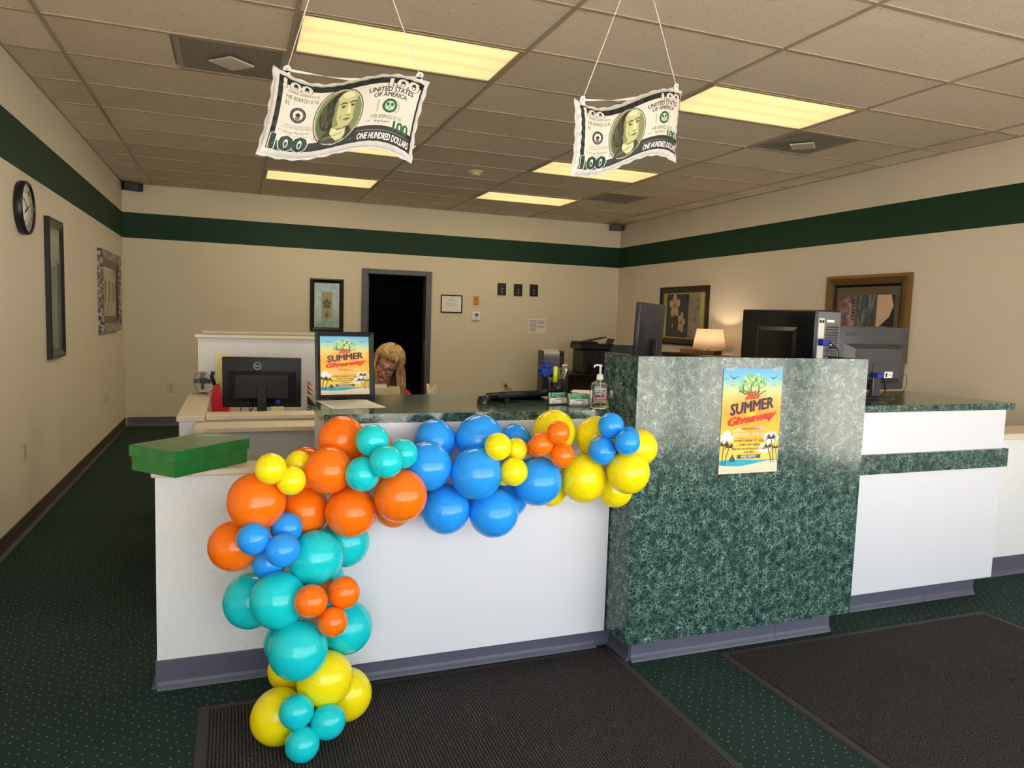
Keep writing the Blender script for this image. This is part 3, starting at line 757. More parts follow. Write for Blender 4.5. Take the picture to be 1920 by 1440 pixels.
def latex(name, rgb, sat):
    m = bpy.data.materials.new(name); nt, N, L, p = nodes_of(m)
    tc = N.new('ShaderNodeTexCoord'); c = (*rgb, 1)
    L.new(mix_n(N, L, noise_n(N, L, tc.outputs['Object'], 9, 2), tuple(x*0.95 for x in rgb)+(1,), tuple(min(1, x*1.04) for x in rgb)+(1,)), p.inputs['Base Color'])
    p.inputs['Roughness'].default_value = 0.16; p.inputs['Specular IOR Level'].default_value = 0.42
    p.inputs['Subsurface Weight'].default_value = 0.0
    return m
LATEX = {'O': latex('orange_latex', (1.0, 0.185, 0.005), 1), 'B': latex('blue_latex', (0.022, 0.33, 0.95), 1), 'T': latex('teal_latex', (0.008, 0.62, 0.66), 1), 'Y': latex('yellow_latex', (1.0, 0.80, 0.006), 1)}
_bm = {}
def balloon_mesh(c):
    """unit-radius latex balloon, knot pointing to +Y"""
    if c in _bm: return _bm[c]
    prof = []
    n = 22
    for i in range(n+1):
        a = PI*i/n                       # 0 at the front pole
        r = math.sin(a); z = -math.cos(a)
        if z > 0: z *= 1.0+0.10*z*z; r *= 1-0.05*z
        prof.append((max(r, 0.0), z))
    prof = prof[:-2]+[(0.075, 1.09), (0.05, 1.13), (0.045, 1.16), (0.09, 1.19), (0.10, 1.20), (0.0, 1.20)]
    T = Matrix.Rotation(rad(-90), 4, 'X')
    mb = MB(); mb.lathe(prof, 40, 0, T)
    me = mb.mesh('balloon', LATEX[c]); _bm[c] = me; return me
for i, (x, y, z, r, c, lab) in enumerate(BALLOONS):
    o = link('balloon', balloon_mesh(c)); o.location = (x, y, z)
    rr = random.Random(i)
    o.scale = (r*rr.uniform(0.99, 1.02), r*0.97, r*rr.uniform(0.99, 1.04))
    # knot turned back toward the garland line
    o.rotation_euler = (rad(rr.uniform(-12, 12)), rad(rr.uniform(-14, 14)), rad(rr.uniform(-14, 14)))
    tag(o, lab, 'balloon', 'balloons in the garland')

# ------------------------------------------------------------------ green foil gift box
GX = (0.655, -0.885, 0.8465)
t = thing('gift_box', 'shiny green foil wrapped gift box on the low wall ledge', 'box', (0.732, -1.02, 0.8465), 0)
ga = math.atan2(-0.813+1.077+0.02, 0.971-0.732)  # direction of the right-hand face
M_FOIL = bpy.data.materials.new('green_foil_wrap'); nt, N, L, p = nodes_of(M_FOIL)
tc = N.new('ShaderNodeTexCoord'); ob = tc.outputs['Object']
L.new(mix_n(N, L, noise_n(N, L, ob, 14, 3), lin((16, 108, 36)), lin((40, 150, 66))), p.inputs['Base Color'])
p.inputs['Roughness'].default_value = 0.12; p.inputs['Metallic'].default_value = 0.25; p.inputs['Coat Weight'].default_value = 0.5
bump_n(N, L, p, math_n(N, L, 'ADD', noise_n(N, L, ob, 22, 2, 2.0), math_n(N, L, 'MULTIPLY', noise_n(N, L, ob, 60, 2, 1.0), 0.3)), 0.22, 0.004)
GIFT = dict(near=(0.727, -1.04), ang_r=rad(41), len_r=0.33, ang_l=rad(131), len_l=0.22)
GIFT = dict(near=(0.73, -1.06), ang_r=rad(46), len_r=0.352, ang_l=rad(132), len_l=0.238)

gx, gy = GIFT['near']; t.location = (gx, gy, 0.8465)
er = Vector((math.cos(GIFT['ang_r']), math.sin(GIFT['ang_r']), 0)); el = Vector((math.cos(GIFT['ang_l']), math.sin(GIFT['ang_l']), 0))
def gbox(name, z0, z1, g, m):
    a = -er*g-el*g; b = er*(GIFT['len_r']+g)-el*g; c = er*(GIFT['len_r']+g)+el*(GIFT['len_l']+g); d = -er*g+el*(GIFT['len_l']+g)
    bm = bmesh.new(); vv = [bm.verts.new(q+Vector((0, 0, z))) for z in (z0, z1) for q in (a, b, c, d)]
    for f in ((0, 3, 2, 1), (4, 5, 6, 7), (0, 1, 5, 4), (1, 2, 6, 5), (2, 3, 7, 6), (3, 0, 4, 7)): bm.faces.new([vv[i] for i in f])
    bmesh.ops.bevel(bm, geom=list(bm.edges), offset=0.003, segments=2, profile=0.5, affect='EDGES')
    me = bpy.data.meshes.new(name); bm.to_mesh(me); bm.free(); me.materials.append(m)
    return link(name, me, t)
gbox('box_body', 0.0, 0.072, 0.0, M_FOIL)
lid = gbox('lid', 0.052, 0.096, 0.0065, M_FOIL)
# folded paper flaps on the two visible ends
for base, e1, ln in ((Vector((0, 0, 0)), er, GIFT['len_r']), (Vector((0, 0, 0)), el, GIFT['len_l'])):
    o = -(el if e1 is er else er)*0.0006
    for s0, s1 in ((0.0, 0.15),):
        mb = MB(); A = base+e1*ln*s0+o; Bq = base+e1*ln*s1+o
        vs = [A+Vector((0, 0, 0.048)), A+Vector((0, 0, 0.004)), Bq+Vector((0, 0, 0.004))]
        th = o.normalized()*0.0008
        mb.add([v-th for v in vs]+[v+th for v in vs], [(0, 1, 2), (3, 5, 4), (0, 3, 4, 1), (1, 4, 5, 2), (2, 5, 3, 0)]); mb.obj('wrap_fold', M_FOIL, t)

# ------------------------------------------------------------------ summer poster artwork
def grad_mat():
    m = bpy.data.materials.new('poster_sunset_print'); nt, N, L, p = nodes_of(m)
    tc = N.new('ShaderNodeTexCoord'); sp = N.new('ShaderNodeSeparateXYZ'); L.new(tc.outputs['Generated'], sp.inputs[0])
    z = sp.outputs['Z']; x = sp.outputs['X']
    base = ramp(N, L, z, [(0.0, (250, 226, 150)), (0.15, (255, 222, 96)), (0.38, (255, 205, 70)), (0.58, (255, 176, 64)), (0.70, (253, 205, 110)), (0.80, (214, 226, 160)), (0.90, (140, 210, 222)), (1.0, (110, 186, 240))])
    dx = math_n(N, L, 'SUBTRACT', x, 0.5); dz = math_n(N, L, 'SUBTRACT', z, 0.57)
    d = math_n(N, L, 'SQRT', math_n(N, L, 'ADD', math_n(N, L, 'MULTIPLY', dx, dx), math_n(N, L, 'MULTIPLY', dz, dz)))
    f = ramp(N, L, d, [(0.0, (1, 1, 1, 1)), (0.34, (0, 0, 0, 1))])
    col = mix_n(N, L, math_n(N, L, 'MULTIPLY', f, 0.75), base, lin((255, 150, 52)))
    f2 = ramp(N, L, d, [(0.0, (1, 1, 1, 1)), (0.13, (0, 0, 0, 1))])
    col = mix_n(N, L, f2, col, lin((255, 226, 20)))
    L.new(mix_n(N, L, 1.0, col, (0.84, 0.84, 0.84, 1), 'MULTIPLY'), p.inputs['Base Color']); p.inputs['Roughness'].default_value = 0.55; p.inputs['Specular IOR Level'].default_value = 0.3
    return m
M_PGRAD = grad_mat()
INK = lambda n, c: mat('print_'+n, tuple(x*0.92 for x in c), 0.5, spec=0.3, var=0.02, vscale=20)
def poster_art(fn, name, parent):
    P = PRINT(fn)
    navy = INK('navy', (52, 50, 62)); red = INK('red', (232, 70, 44)); dred = INK('dark_red', (176, 38, 30)); wht = INK('white', (250, 246, 240))
    sea = INK('sea', (40, 182, 206)); sea2 = INK('sea_light', (120, 214, 222)); sand = INK('sand', (250, 228, 196)); sand2 = INK('sand_shade', (240, 206, 170))
    pink = INK('cloud_pink', (252, 206, 170)); grn = INK('cash_green', (150, 206, 120)); grn2 = INK('cash_dark', (66, 140, 70)); grn3 = INK('cash_pale', (206, 232, 166)); band = INK('cash_band', (240, 200, 170)); slate = INK('slate', (86, 88, 98))
    # clouds
    for cx, cy, s in ((0.06, 0.335, 1.15), (0.86, 0.325, 1.0), (0.76, 0.225, 0.9)):
        for dx, dy, r in ((-0.09, 0, 0.05), (-0.03, 0.025, 0.06), (0.04, 0.035, 0.055), (0.10, 0.0, 0.045), (0.0, -0.012, 0.07)):
            u = cx+dx*s
            if u-r*s < 0.0: r = max(0.01, u/s)
            if u+r*s > 1.0: r = max(0.01, (1-u)/s)
            P.disc(u, cy+dy*s, r*s, r*s*0.62, wht if cy > 0.3 else INK('cloud_cream', (255, 244, 214)), 1, 14)
    for cx, cy in ((0.30, 0.41), (0.66, 0.43)):
        P.poly([(cx-0.13, cy-0.012), (cx+0.13, cy-0.012), (cx+0.06, cy+0.012), (cx, cy+0.024), (cx-0.06, cy+0.014)], pink, 1)
    # sea and sand
    n = 16
    top = [(i/n, 0.128+0.006*math.sin(i/n*6)) for i in range(n+1)]
    low = [(i/n, 0.085-0.020*math.sin(i/n*PI*1.6)+0.012*(i/n)) for i in range(n+1)]
    for i in range(n):
        P.poly([low[i], low[i+1], top[i+1], top[i]], sea, 2)
        P.poly([(low[i][0], 0), (low[i+1][0], 0), low[i+1], low[i]], sand, 2)
        P.poly([(low[i][0], 0.022+0.012*math.sin(i*0.6)), (low[i+1][0], 0.022+0.012*math.sin((i+1)*0.6)), (low[i+1][0], 0.027+0.012*math.sin((i+1)*0.6)), (low[i][0], 0.027+0.012*math.sin(i*0.6))], sand2, 3)
    P.line([(0.3, 0.105), (0.42, 0.101)], 0.004, sea2, 3); P.line([(0.55, 0.112), (0.72, 0.108)], 0.004, sea2, 3)
    # palms
    def palm(bx_, by, tx, ty, s):
        P.line([(bx_, by), (bx_+(tx-bx_)*0.35, by+(ty-by)*0.5), (tx, ty)], 0.014*s, navy, 4)
        for a in (-28, 8, 42, 88, 132, 168, 205):
            ax = math.cos(rad(a)); ay = math.sin(rad(a))
            L1 = 0.115*s
            p1 = (tx+ax*L1*0.55, ty+ay*L1*0.30+0.018*s); p2 = (tx+ax*L1, ty+ay*L1*0.30-0.020*s)
            p1 = (min(max(p1[0], 0.004), 0.996), p1[1]); p2 = (min(max(p2[0], 0.004), 0.996), p2[1])
            P.poly([(tx, ty-0.006*s), (p1[0], p1[1]-0.012*s), p2, (p1[0], p1[1]+0.006*s), (tx, ty+0.006*s)], navy, 5)
    palm(0.045, 0.085, 0.065, 0.275, 0.95); palm(0.095, 0.085, 0.155, 0.255, 0.85)
    palm(0.925, 0.090, 0.865, 0.330, 0.95); palm(0.885, 0.095, 0.815, 0.245, 0.80); palm(0.985, 0.085, 0.955, 0.235, 0.62)
    # sailing boat
    P.poly([(0.155, 0.128), (0.275, 0.128), (0.255, 0.116), (0.18, 0.116)], navy, 4)
    P.poly([(0.165, 0.133), (0.205, 0.133), (0.205, 0.18)], navy, 4); P.poly([(0.212, 0.133), (0.262, 0.133), (0.212, 0.19)], navy, 4)
    # birds
    def bird(cx, cy, s):
        P.poly([(cx, cy-0.008*s), (cx-0.10*s, cy+0.030*s), (cx-0.06*s, cy+0.010*s), (cx, cy-0.018*s)], navy, 3)
        P.poly([(cx, cy-0.008*s), (cx, cy-0.018*s), (cx+0.07*s, cy+0.008*s), (cx+0.11*s, cy+0.014*s)], navy, 3)
    def rbird(cx, cy, s):
        P.poly([(cx, cy-0.018*s), (cx+0.06*s, cy+0.010*s), (cx+0.10*s, cy+0.030*s), (cx, cy-0.008*s)], navy, 3)
        P.poly([(cx, cy-0.018*s), (cx, cy-0.008*s), (cx-0.10*s, cy+0.014*s), (cx-0.07*s, cy+0.006*s)], navy, 3)
    bird(0.165, 0.918, 1.0); rbird(0.845, 0.918, 1.0); bird(0.15, 0.845, 0.45); rbird(0.855, 0.845, 0.45); bird(0.30, 0.878, 0.35); rbird(0.945, 0.905, 0.4); bird(0.045, 0.905, 0.35)
    # heap of banknotes
    rr = random.Random(3)
    for row, (nn, vv) in enumerate(((2, 0.925), (4, 0.895), (5, 0.862), (6, 0.828), (6, 0.795))):
        for k in range(nn):
            cu = 0.5+(k-(nn-1)/2)*0.066; a = rr.choice((-0.7, 0.7))+rr.uniform(-0.2, 0.2); vv2 = vv+rr.uniform(-0.008, 0.008)
            w, h = 0.058, 0.020
            def q(du, dv, s=1.0): return (cu+du*s, vv2+(dv+a*du*0.62)*s)
            P.poly([q(-w, -h-0.012), q(w, -h-0.012), q(w, h), q(-w, h)], grn2, 4+row*2)
            P.poly([q(-w, -h), q(w, -h), q(w, h), q(-w, h)], grn3 if (k+row) % 2 else grn, 4+row*2)
            P.poly([q(-0.012, -h), q(0.010, -h), q(0.010, h), q(-0.012, h)], band if k % 2 else grn2, 4+row*2)
    # lettering
    P.text('2025', 0.382, 0.622, 0.712, 0.782, dred, 14, shear=0.25, bold=0.08, rot=0.06)
    P.text('2025', 0.376, 0.616, 0.716, 0.786, red, 16, shear=0.25, bold=0.07, rot=0.06)
    P.text('SUMMER', 0.152, 0.868, 0.588, 0.692, INK('pink_shadow', (226, 120, 96)), 14, bold=0.13, rot=0.10)
    P.text('SUMMER', 0.145, 0.861, 0.593, 0.697, navy, 16, bold=0.12, rot=0.10)
    P.text('Giveaway', 0.122, 0.912, 0.470, 0.566, dred, 14, shear=0.28, bold=0.09, rot=0.10)
    P.text('Giveaway', 0.114, 0.904, 0.476, 0.572, red, 16, shear=0.28, bold=0.08, rot=0.10)
    P.text('CASH GIVEAWAYS:', 0.345, 0.655, 0.418, 0.438, navy, 10)
    P.text('$300 CASH', 0.215, 0.475, 0.358, 0.390, wht, 10, bold=0.05); P.text('$700 CASH', 0.535, 0.795, 0.358, 0.390, wht, 10, bold=0.05)
    P.line([(0.28, 0.335), (0.74, 0.335)], 0.003, red, 10)
    P.text('STARTS JUNE 2', 0.235, 0.585, 0.298, 0.323, navy, 10, bold=0.045); P.text('ND', 0.592, 0.628, 0.312, 0.326, navy, 10); P.text('2025-', 0.645, 0.765, 0.298, 0.323, navy, 10, bold=0.045)
    P.text('JULY 31', 0.325, 0.505, 0.258, 0.284, navy, 10, bold=0.045); P.text('ST', 0.512, 0.545, 0.272, 0.286, navy, 10); P.text('2025', 0.560, 0.675, 0.260, 0.284, navy, 10, bold=0.045)
    P.text('OPENED OR REFINANCED LOANS', 0.205, 0.800, 0.226, 0.245, navy, 10); P.text('ELIGIBLE', 0.415, 0.575, 0.194, 0.214, navy, 10)
    P.poly([(0.29, 0.142), (0.70, 0.142), (0.685, 0.160), (0.70, 0.178), (0.29, 0.178), (0.305, 0.160)], slate, 9)
    P.text('FREE ENTRY', 0.365, 0.625, 0.149, 0.172, wht, 10, bold=0.08)
    return P.obj(name, parent)

# poster taped to the green panel
PW, PH = 0.308, 0.452
t = thing('wall_poster', 'bright summer giveaway poster taped on the tall green marble panel', 'poster', (3.002, -1.3255, 0.818), 0)
bx('sheet', (-PW/2, -0.001, 0), (PW/2, 0.0, PH), M_PGRAD, t)
poster_art(lambda u, v, k: Vector((-PW/2+u*PW, -0.00105-0.00010*k, v*PH)), 'printed_artwork', t)
for sx in (-1, 1):
    bx('tape', (sx*0.12-0.02, -0.0016, PH-0.008), (sx*0.12+0.02, -0.0011, PH+0.004), mat('clear_tape', (210, 214, 210), 0.2, alpha=0.35, var=0.01), t)

# framed copy standing on the counter
t = thing('poster_frame', 'black framed summer giveaway poster standing on the counter corner', 'picture frame', (1.377, -0.665, ZC+0.001), rad(8))
t.rotation_euler = (rad(-6), 0, rad(8))
FW2, FH = 0.128, 0.292; b = 0.020
def rails(par, w, h, fwid, dep, m, z0=0.0, inner=0.55, name='rail'):
    """four mitred frame rails, centred on x, standing from z0; front is -y"""
    O = [(-w, z0), (w, z0), (w, z0+h), (-w, z0+h)]; I = [(-w+fwid, z0+fwid), (w-fwid, z0+fwid), (w-fwid, z0+h-fwid), (-w+fwid, z0+h-fwid)]
    Md = [((a[0]*0.7+c[0]*0.3), (a[1]*0.7+c[1]*0.3)) for a, c in zip(O, I)]
    for i in range(4):
        j = (i+1) % 4; mb = MB()
        vs = []
        for k in (i, j):
            vs += [(O[k][0], 0, O[k][1]), (O[k][0], -dep*0.85, O[k][1]), (Md[k][0], -dep, Md[k][1]), (I[k][0], -dep*inner, I[k][1]), (I[k][0], 0, I[k][1])]
        mb.add(vs, [(q, (q+1) % 5, (q+1) % 5+5, q+5) for q in range(5)]+[(4, 3, 2, 1, 0), (5, 6, 7, 8, 9)])
        mb.obj(name, m, par)
M_FRB = mat('satin_black_frame', (34, 33, 36), 0.35, var=0.06, vscale=30)
rails(t, FW2, FH, b, 0.018, M_FRB)
bx('backing', (-FW2+0.004, 0.0, 0.004), (FW2-0.004, 0.006, FH-0.004), M_BLACK, t)
aw, ah = FW2*2-2*b, FH-2*b
bx('sheet', (-aw/2-0.002, -0.004, b-0.002), (aw/2+0.002, -0.003, b+ah+0.002), M_PGRAD, t)
poster_art(lambda u, v, k: Vector((-aw/2+u*aw, -0.0041-0.00010*k, b+v*ah)), 'printed_artwork', t)
mb = MB(); mb.prism([(-0.03, -0.222), (0.03, -0.222), (0.018, 0.0), (-0.018, 0.0)], 0.0, 0.004)
mb.obj('easel_leg', M_BLACK, t, (0, 0.007, 0.215), (rad(24), 0, 0))
# application sheet in front of it
t = thing('paper_sheet', 'printed paper lying on the counter in front of the framed poster', 'paper', (1.372, -0.845, ZC+0.0008), rad(7))
bx('sheet', (-0.108, -0.14, 0), (0.108, 0.14, 0.0006), M_PAPER, t)
P = PRINT(lambda u, v, k: Vector((-0.1+u*0.2, -0.13+v*0.26, 0.0006+0.0001*k)))
rr = random.Random(5)
for i in range(22):
    v = 0.05+i*0.04
    P.rect(0.05, v, 0.05+rr.uniform(0.3, 0.9), v+0.010, M_GREYINK, 1)
P.rect(0.55, 0.78, 0.72, 0.93, mat('highlighter_yellow', (206, 206, 60), 0.7, var=0.02), 2); P.obj('print', t)
# ------------------------------------------------------------------ hanging banknote balloons
M_FOILW = mat('white_foil', (208, 205, 201), 0.20, var=0.02, vscale=6, bump=0.12, bscale=30)
def V3(*a): return Vector(a)
def banknote(label, TL, TR, BR, BL, apex, tabs, flip=1.0, thick=0.030, wave=1.0):
    TL, TR, BR, BL, apex = map(Vector, (TL, TR, BR, BL, apex))
    base = (TL+TR+BR+BL)/4
    t = thing('banknote_balloon', label, 'balloon', tuple(base), 0, 'hanging banknote balloons')
    ex = ((TR-TL)+(BR-BL)).normalized(); ez = ((TL-BL)+(TR-BR)).normalized(); nn = ex.cross(ez).normalized()
    if nn.y > 0: nn = -nn
    def S(s, tt, off=0.0):
        p = (BL*(1-s)+BR*s)*(1-tt)+(TL*(1-s)+TR*s)*tt
        d = -0.024*math.sin(2*PI*s)*wave
        pinch = 0.020*(4*s*(1-s))*(1-2*tt)+0.0
        p = p+ez*(d+pinch)+ex*(0.010*(4*tt*(1-tt))*(1-2*s))
        p = p-nn*0.020*math.sin(2*PI*s)
        return p+nn*off-base
    def prof(s, tt):
        a = max(0.0, 1-abs(2*s-1)**5); b = max(0.0, 1-abs(2*tt-1)**3.2)
        return thick*math.sqrt(a)*math.sqrt(b)
    def wr(s, tt):      # seam puckers near the border
        e = min(s*1.9, (1-s)*1.9, tt, 1-tt)
        k = max(0.0, 1-e/0.16)
        return 0.0035*k*(math.sin(s*95)*(1 if min(tt, 1-tt) < min(s, 1-s)*1.9 else 0)+math.sin(tt*52)*(1 if min(tt, 1-tt) >= min(s, 1-s)*1.9 else 0))
    NU, NV = 84, 44
    mb = MB()
    mb.grid(lambda s, q: S(s, q, prof(s, q)+wr(s, q)*min(1, prof(s, q)/0.008)), NU, NV)
    mb.grid(lambda s, q: S(s, q, -prof(s, q)-wr(s, q)*min(1, prof(s, q)/0.008)), NU, NV, flip=True)
    mb.obj('foil_body', M_FOILW, t)
    # scalloped seam flange
    ring = []
    for i in range(60): ring.append((i/60, 0.0))
    for i in range(30): ring.append((1.0, i/30))
    for i in range(60): ring.append((1-i/60, 1.0))
    for i in range(30): ring.append((0.0, 1-i/30))
    mb = MB(); n = len(ring)
    for k, (s, q) in enumerate(ring):
        w = 0.0055+0.0025*math.sin(k*1.05)
        ds = (-1 if s == 0 else 0)+(1 if s == 1 else 0); dq = (-1 if q == 0 else 0)+(1 if q == 1 else 0)
        c = S(s, q)
        mb.v.append(tuple(c+nn*0.0012)); mb.v.append(tuple(c+ex*ds*w+ez*dq*w+nn*0.0006)); mb.v.append(tuple(c+ex*ds*w+ez*dq*w-nn*0.0006)); mb.v.append(tuple(c-nn*0.0012))
    for k in range(n):
        j = (k+1) % n
        for a in range(3): mb.f.append((k*4+a, j*4+a, j*4+a+1, k*4+a+1)); mb.m.append(0); mb.sm.append(True)
    mb.obj('seam', M_FOILW, t)
    # ---- print
    m0, m1, q0, q1 = 0.034, 0.980, 0.072, 0.962
    def F(u, v, k):
        s = m0+(m1-m0)*u; q = q0+(q1-q0)*v
        e = 0.004
        c = S(s, q, prof(s, q)+wr(s, q)*min(1, prof(s, q)/0.008))
        return c+nn*(0.0010+0.00010*k)
    P = PRINT(F, 0.022)
    blk = INK('note_black', (38, 38, 38)); gry = INK('note_grey', (120, 118, 112)); pap = INK('note_paper', (226, 220, 208)); grn = INK('note_green', (36, 92, 58)); dgr = INK('note_dark_green', (18, 60, 40)); wht = INK('white', (250, 246, 240))
    oval = INK('note_oval', (128, 138, 92)); skin = INK('note_face', (196, 196, 140)); shade = INK('note_face_shade', (140, 142, 92)); hair = INK('note_hair', (46, 44, 34)); coat = INK('note_coat', (60, 64, 42)); lite = INK('note_highlight', (226, 224, 178))
    P.rect(0, 0, 1, 1, blk, 0); P.n += 12
    # engraved dark border: fine pale scroll ticks
    rr = random.Random(11)
    for i in range(260):
        e = rr.random()
        if e < 0.4: u, v = rr.random(), 0.93+rr.random()*0.055
        elif e < 0.8: u, v = rr.random(), 0.015+rr.random()*0.07
        else: u, v = 0.008+rr.random()*0.03, rr.random()
        if u > 0.985: continue
        P.line([(u, v), (u+rr.uniform(-0.008, 0.008), v+rr.uniform(-0.014, 0.014))], 0.0022, gry, 1, i == 0)
    P.n += 6
    # paper field with curved margins
    n = 40
    def top(u): return 0.905 if 0.04 < u < 0.96 else 0.86
    def bot(u): return 0.115+0.075*math.exp(-((u-0.22)/0.16)**2)*0.0+(0.10 if u > 0.56 else 0.03)*1.0
    for i in range(n):
        u0, u1 = 0.034+0.95*i/n, 0.034+0.95*(i+1)/n
        b0, b1 = 0.125+0.11*max(0, min(1, (u0-0.50)/0.08)), 0.125+0.11*max(0, min(1, (u1-0.50)/0.08))
        for j in range(1):
            f0, f1 = 0.0, 1.0; tp = 0.900
            P.poly([(u0, b0+(tp-b0)*f0), (u1, b1+(tp-b1)*f0), (u1, b1+(tp-b1)*f1), (u0, b0+(tp-b0)*f1)], pap, 2, i+j == 0)
    P.n += 6
    # ornate corner figures
    for u0, u1, v0, v1, m, w_ in ((0.035, 0.235, 0.845, 0.975, pap, gry), (0.745, 0.965, 0.825, 0.975, pap, gry)):
        P.text('100', u0, u1, v0, v1, blk, 5, bold=0.20, space=0.92); P.text('100', u0, u1, v0, v1, m, 6, bold=0.10, space=0.92)
    P.text('100', 0.022, 0.262, 0.005, 0.205, wht, 5, bold=0.26, space=0.92); P.text('100', 0.022, 0.262, 0.005, 0.205, dgr, 6, bold=0.16, space=0.92)
    P.text('100', 0.835, 0.955, 0.195, 0.335, grn, 6, bold=0.14, space=0.92)
    P.text('FEDERAL RESERVE NOTE', 0.072, 0.290, 0.808, 0.838, blk, 5, bold=0.012)
    P.text('HB 80842510 N', 0.062, 0.285, 0.715, 0.775, grn, 5); P.text('B2', 0.062, 0.092, 0.635, 0.690, grn, 5)
    P.text('HB 80842510 N', 0.665, 0.885, 0.345, 0.405, grn, 5)
    P.text('THE', 0.76, 0.83, 0.842, 0.868, blk, 7); P.text('UNITED STATES', 0.615, 0.935, 0.752, 0.826, blk, 5, bold=0.09, arc=0.012); P.text('OF AMERICA', 0.655, 0.895, 0.672, 0.738, blk, 5, bold=0.09, arc=0.012)
    P.text('THIS NOTE IS LEGAL TENDER', 0.085, 0.265, 0.352, 0.374, gry, 5); P.text('FOR ALL DEBTS PUBLIC AND PRIVATE', 0.075, 0.275, 0.318, 0.340, gry, 5)
    P.text('A 1', 0.050, 0.068, 0.262, 0.286, blk, 5); P.text('A 80', 0.628, 0.660, 0.292, 0.316, blk, 5)
    # signatures as running pen lines
    for u0, u1, vv in ((0.085, 0.262, 0.262), (0.690, 0.800, 0.300)):
        pts = [(u0+(u1-u0)*i/40, vv+0.020*math.sin(i*1.35)*math.exp(-((i % 9)-3)**2/14)+0.006*math.sin(i*0.4)) for i in range(41)]
        P.line(pts, 0.0032, blk, 5)
    P.text('Treasurer of the United States', 0.105, 0.255, 0.212, 0.230, gry, 5); P.text('Secretary of the Treasury', 0.690, 0.790, 0.262, 0.278, gry, 5)
    P.text('SERIES', 0.288, 0.318, 0.195, 0.212, gry, 5); P.text('2006', 0.291, 0.315, 0.170, 0.186, gry, 5)
    P.text('ONE HUNDRED DOLLARS', 0.595, 0.980, 0.035, 0.130, wht, 5, shear=0.15, bold=0.09)
    P.line([(0.58, 0.165+0.0)] + [(0.58+0.40*i/10, 0.165) for i in range(1, 11)], 0.012, gry, 4)
    # left round seal
    P.disc(0.163, 0.520, 0.056, 0.112, blk, 4, 32); P.disc(0.163, 0.520, 0.036, 0.072, pap, 5, 28)
    P.poly([(0.143, 0.525), (0.163, 0.560), (0.183, 0.525), (0.172, 0.495), (0.154, 0.495)], blk, 6); P.disc(0.163, 0.478, 0.018, 0.026, gry, 6, 14)
    for i in range(24):
        a = 2*PI*i/24; P.line([(0.163+0.042*math.cos(a), 0.52+0.084*math.sin(a)), (0.163+0.049*math.cos(a), 0.52+0.098*math.sin(a))], 0.003, pap, 5, i == 0)
    # right green seal over a pale figure
    P.text('100', 0.690, 0.860, 0.445, 0.640, INK('note_pale_figure', (190, 184, 174)), 3)
    P.disc(0.782, 0.545, 0.054, 0.108, grn, 5, 32); P.disc(0.782, 0.545, 0.037, 0.074, INK('note_seal_pale', (168, 200, 160)), 6, 28)
    P.poly([(0.752, 0.585), (0.812, 0.585), (0.802, 0.545), (0.782, 0.512), (0.762, 0.545)], grn, 7)
    for (a0, b0) in ((0.755, 0.500), (0.809, 0.500), (0.782, 0.605)): P.line([(0.782, 0.548), (a0, b0)], 0.010, pap, 8)
    P.n += 28
    # portrait oval with a generic engraved bust
    P.disc(0.437, 0.475, 0.162, 0.450, blk, 4, 44); P.disc(0.437, 0.475, 0.156, 0.436, pap, 5, 44); P.disc(0.437, 0.475, 0.150, 0.422, oval, 6, 44)
    for i in range(60):
        a = 2*PI*i/60; P.line([(0.437+0.152*math.cos(a), 0.475+0.427*math.sin(a)), (0.437+0.156*math.cos(a), 0.475+0.436*math.sin(a))], 0.003, blk, 7, i == 0)
    P.disc(0.418, 0.44, 0.118, 0.345, INK('note_ground', (92, 98, 62)), 7, 36)
    def blob(pts, m, k): P.poly(pts, m, k)
    # coat and collar
    blob([(0.335, 0.150), (0.352, 0.105), (0.395, 0.075), (0.437, 0.060), (0.485, 0.075), (0.522, 0.120), (0.546, 0.190), (0.530, 0.275), (0.470, 0.330), (0.400, 0.300), (0.360, 0.230)], coat, 9)
    blob([(0.425, 0.165), (0.450, 0.095), (0.485, 0.075), (0.508, 0.180)], skin, 10)
    blob([(0.408, 0.330), (0.402, 0.230), (0.425, 0.150), (0.470, 0.120), (0.505, 0.190), (0.500, 0.280)], lite, 11)
    # hair mass
    blob([(0.350, 0.290), (0.326, 0.350), (0.322, 0.420), (0.312, 0.470), (0.318, 0.540), (0.330, 0.590), (0.336, 0.660), (0.352, 0.700), (0.366, 0.770), (0.392, 0.820), (0.420, 0.862), (0.455, 0.880), (0.470, 0.800), (0.455, 0.700), (0.440, 0.560), (0.436, 0.420), (0.420, 0.330), (0.390, 0.285)], hair, 8)
    # face
    blob([(0.412, 0.300), (0.404, 0.420), (0.408, 0.560), (0.404, 0.660), (0.418, 0.770), (0.445, 0.845), (0.485, 0.862), (0.520, 0.835), (0.545, 0.760), (0.552, 0.660), (0.548, 0.560), (0.552, 0.480), (0.540, 0.400), (0.520, 0.310), (0.490, 0.268), (0.450, 0.262)], skin, 12)
    blob([(0.404, 0.420), (0.408, 0.560), (0.404, 0.660), (0.418, 0.770), (0.428, 0.700), (0.424, 0.560), (0.430, 0.440), (0.450, 0.330), (0.412, 0.300)], shade, 13)
    blob([(0.545, 0.760), (0.552, 0.660), (0.548, 0.560), (0.552, 0.480), (0.540, 0.400), (0.532, 0.480), (0.536, 0.620)], shade, 13)
    blob([(0.452, 0.845), (0.485, 0.855), (0.518, 0.825), (0.525, 0.760), (0.480, 0.745), (0.448, 0.775)], lite, 13)
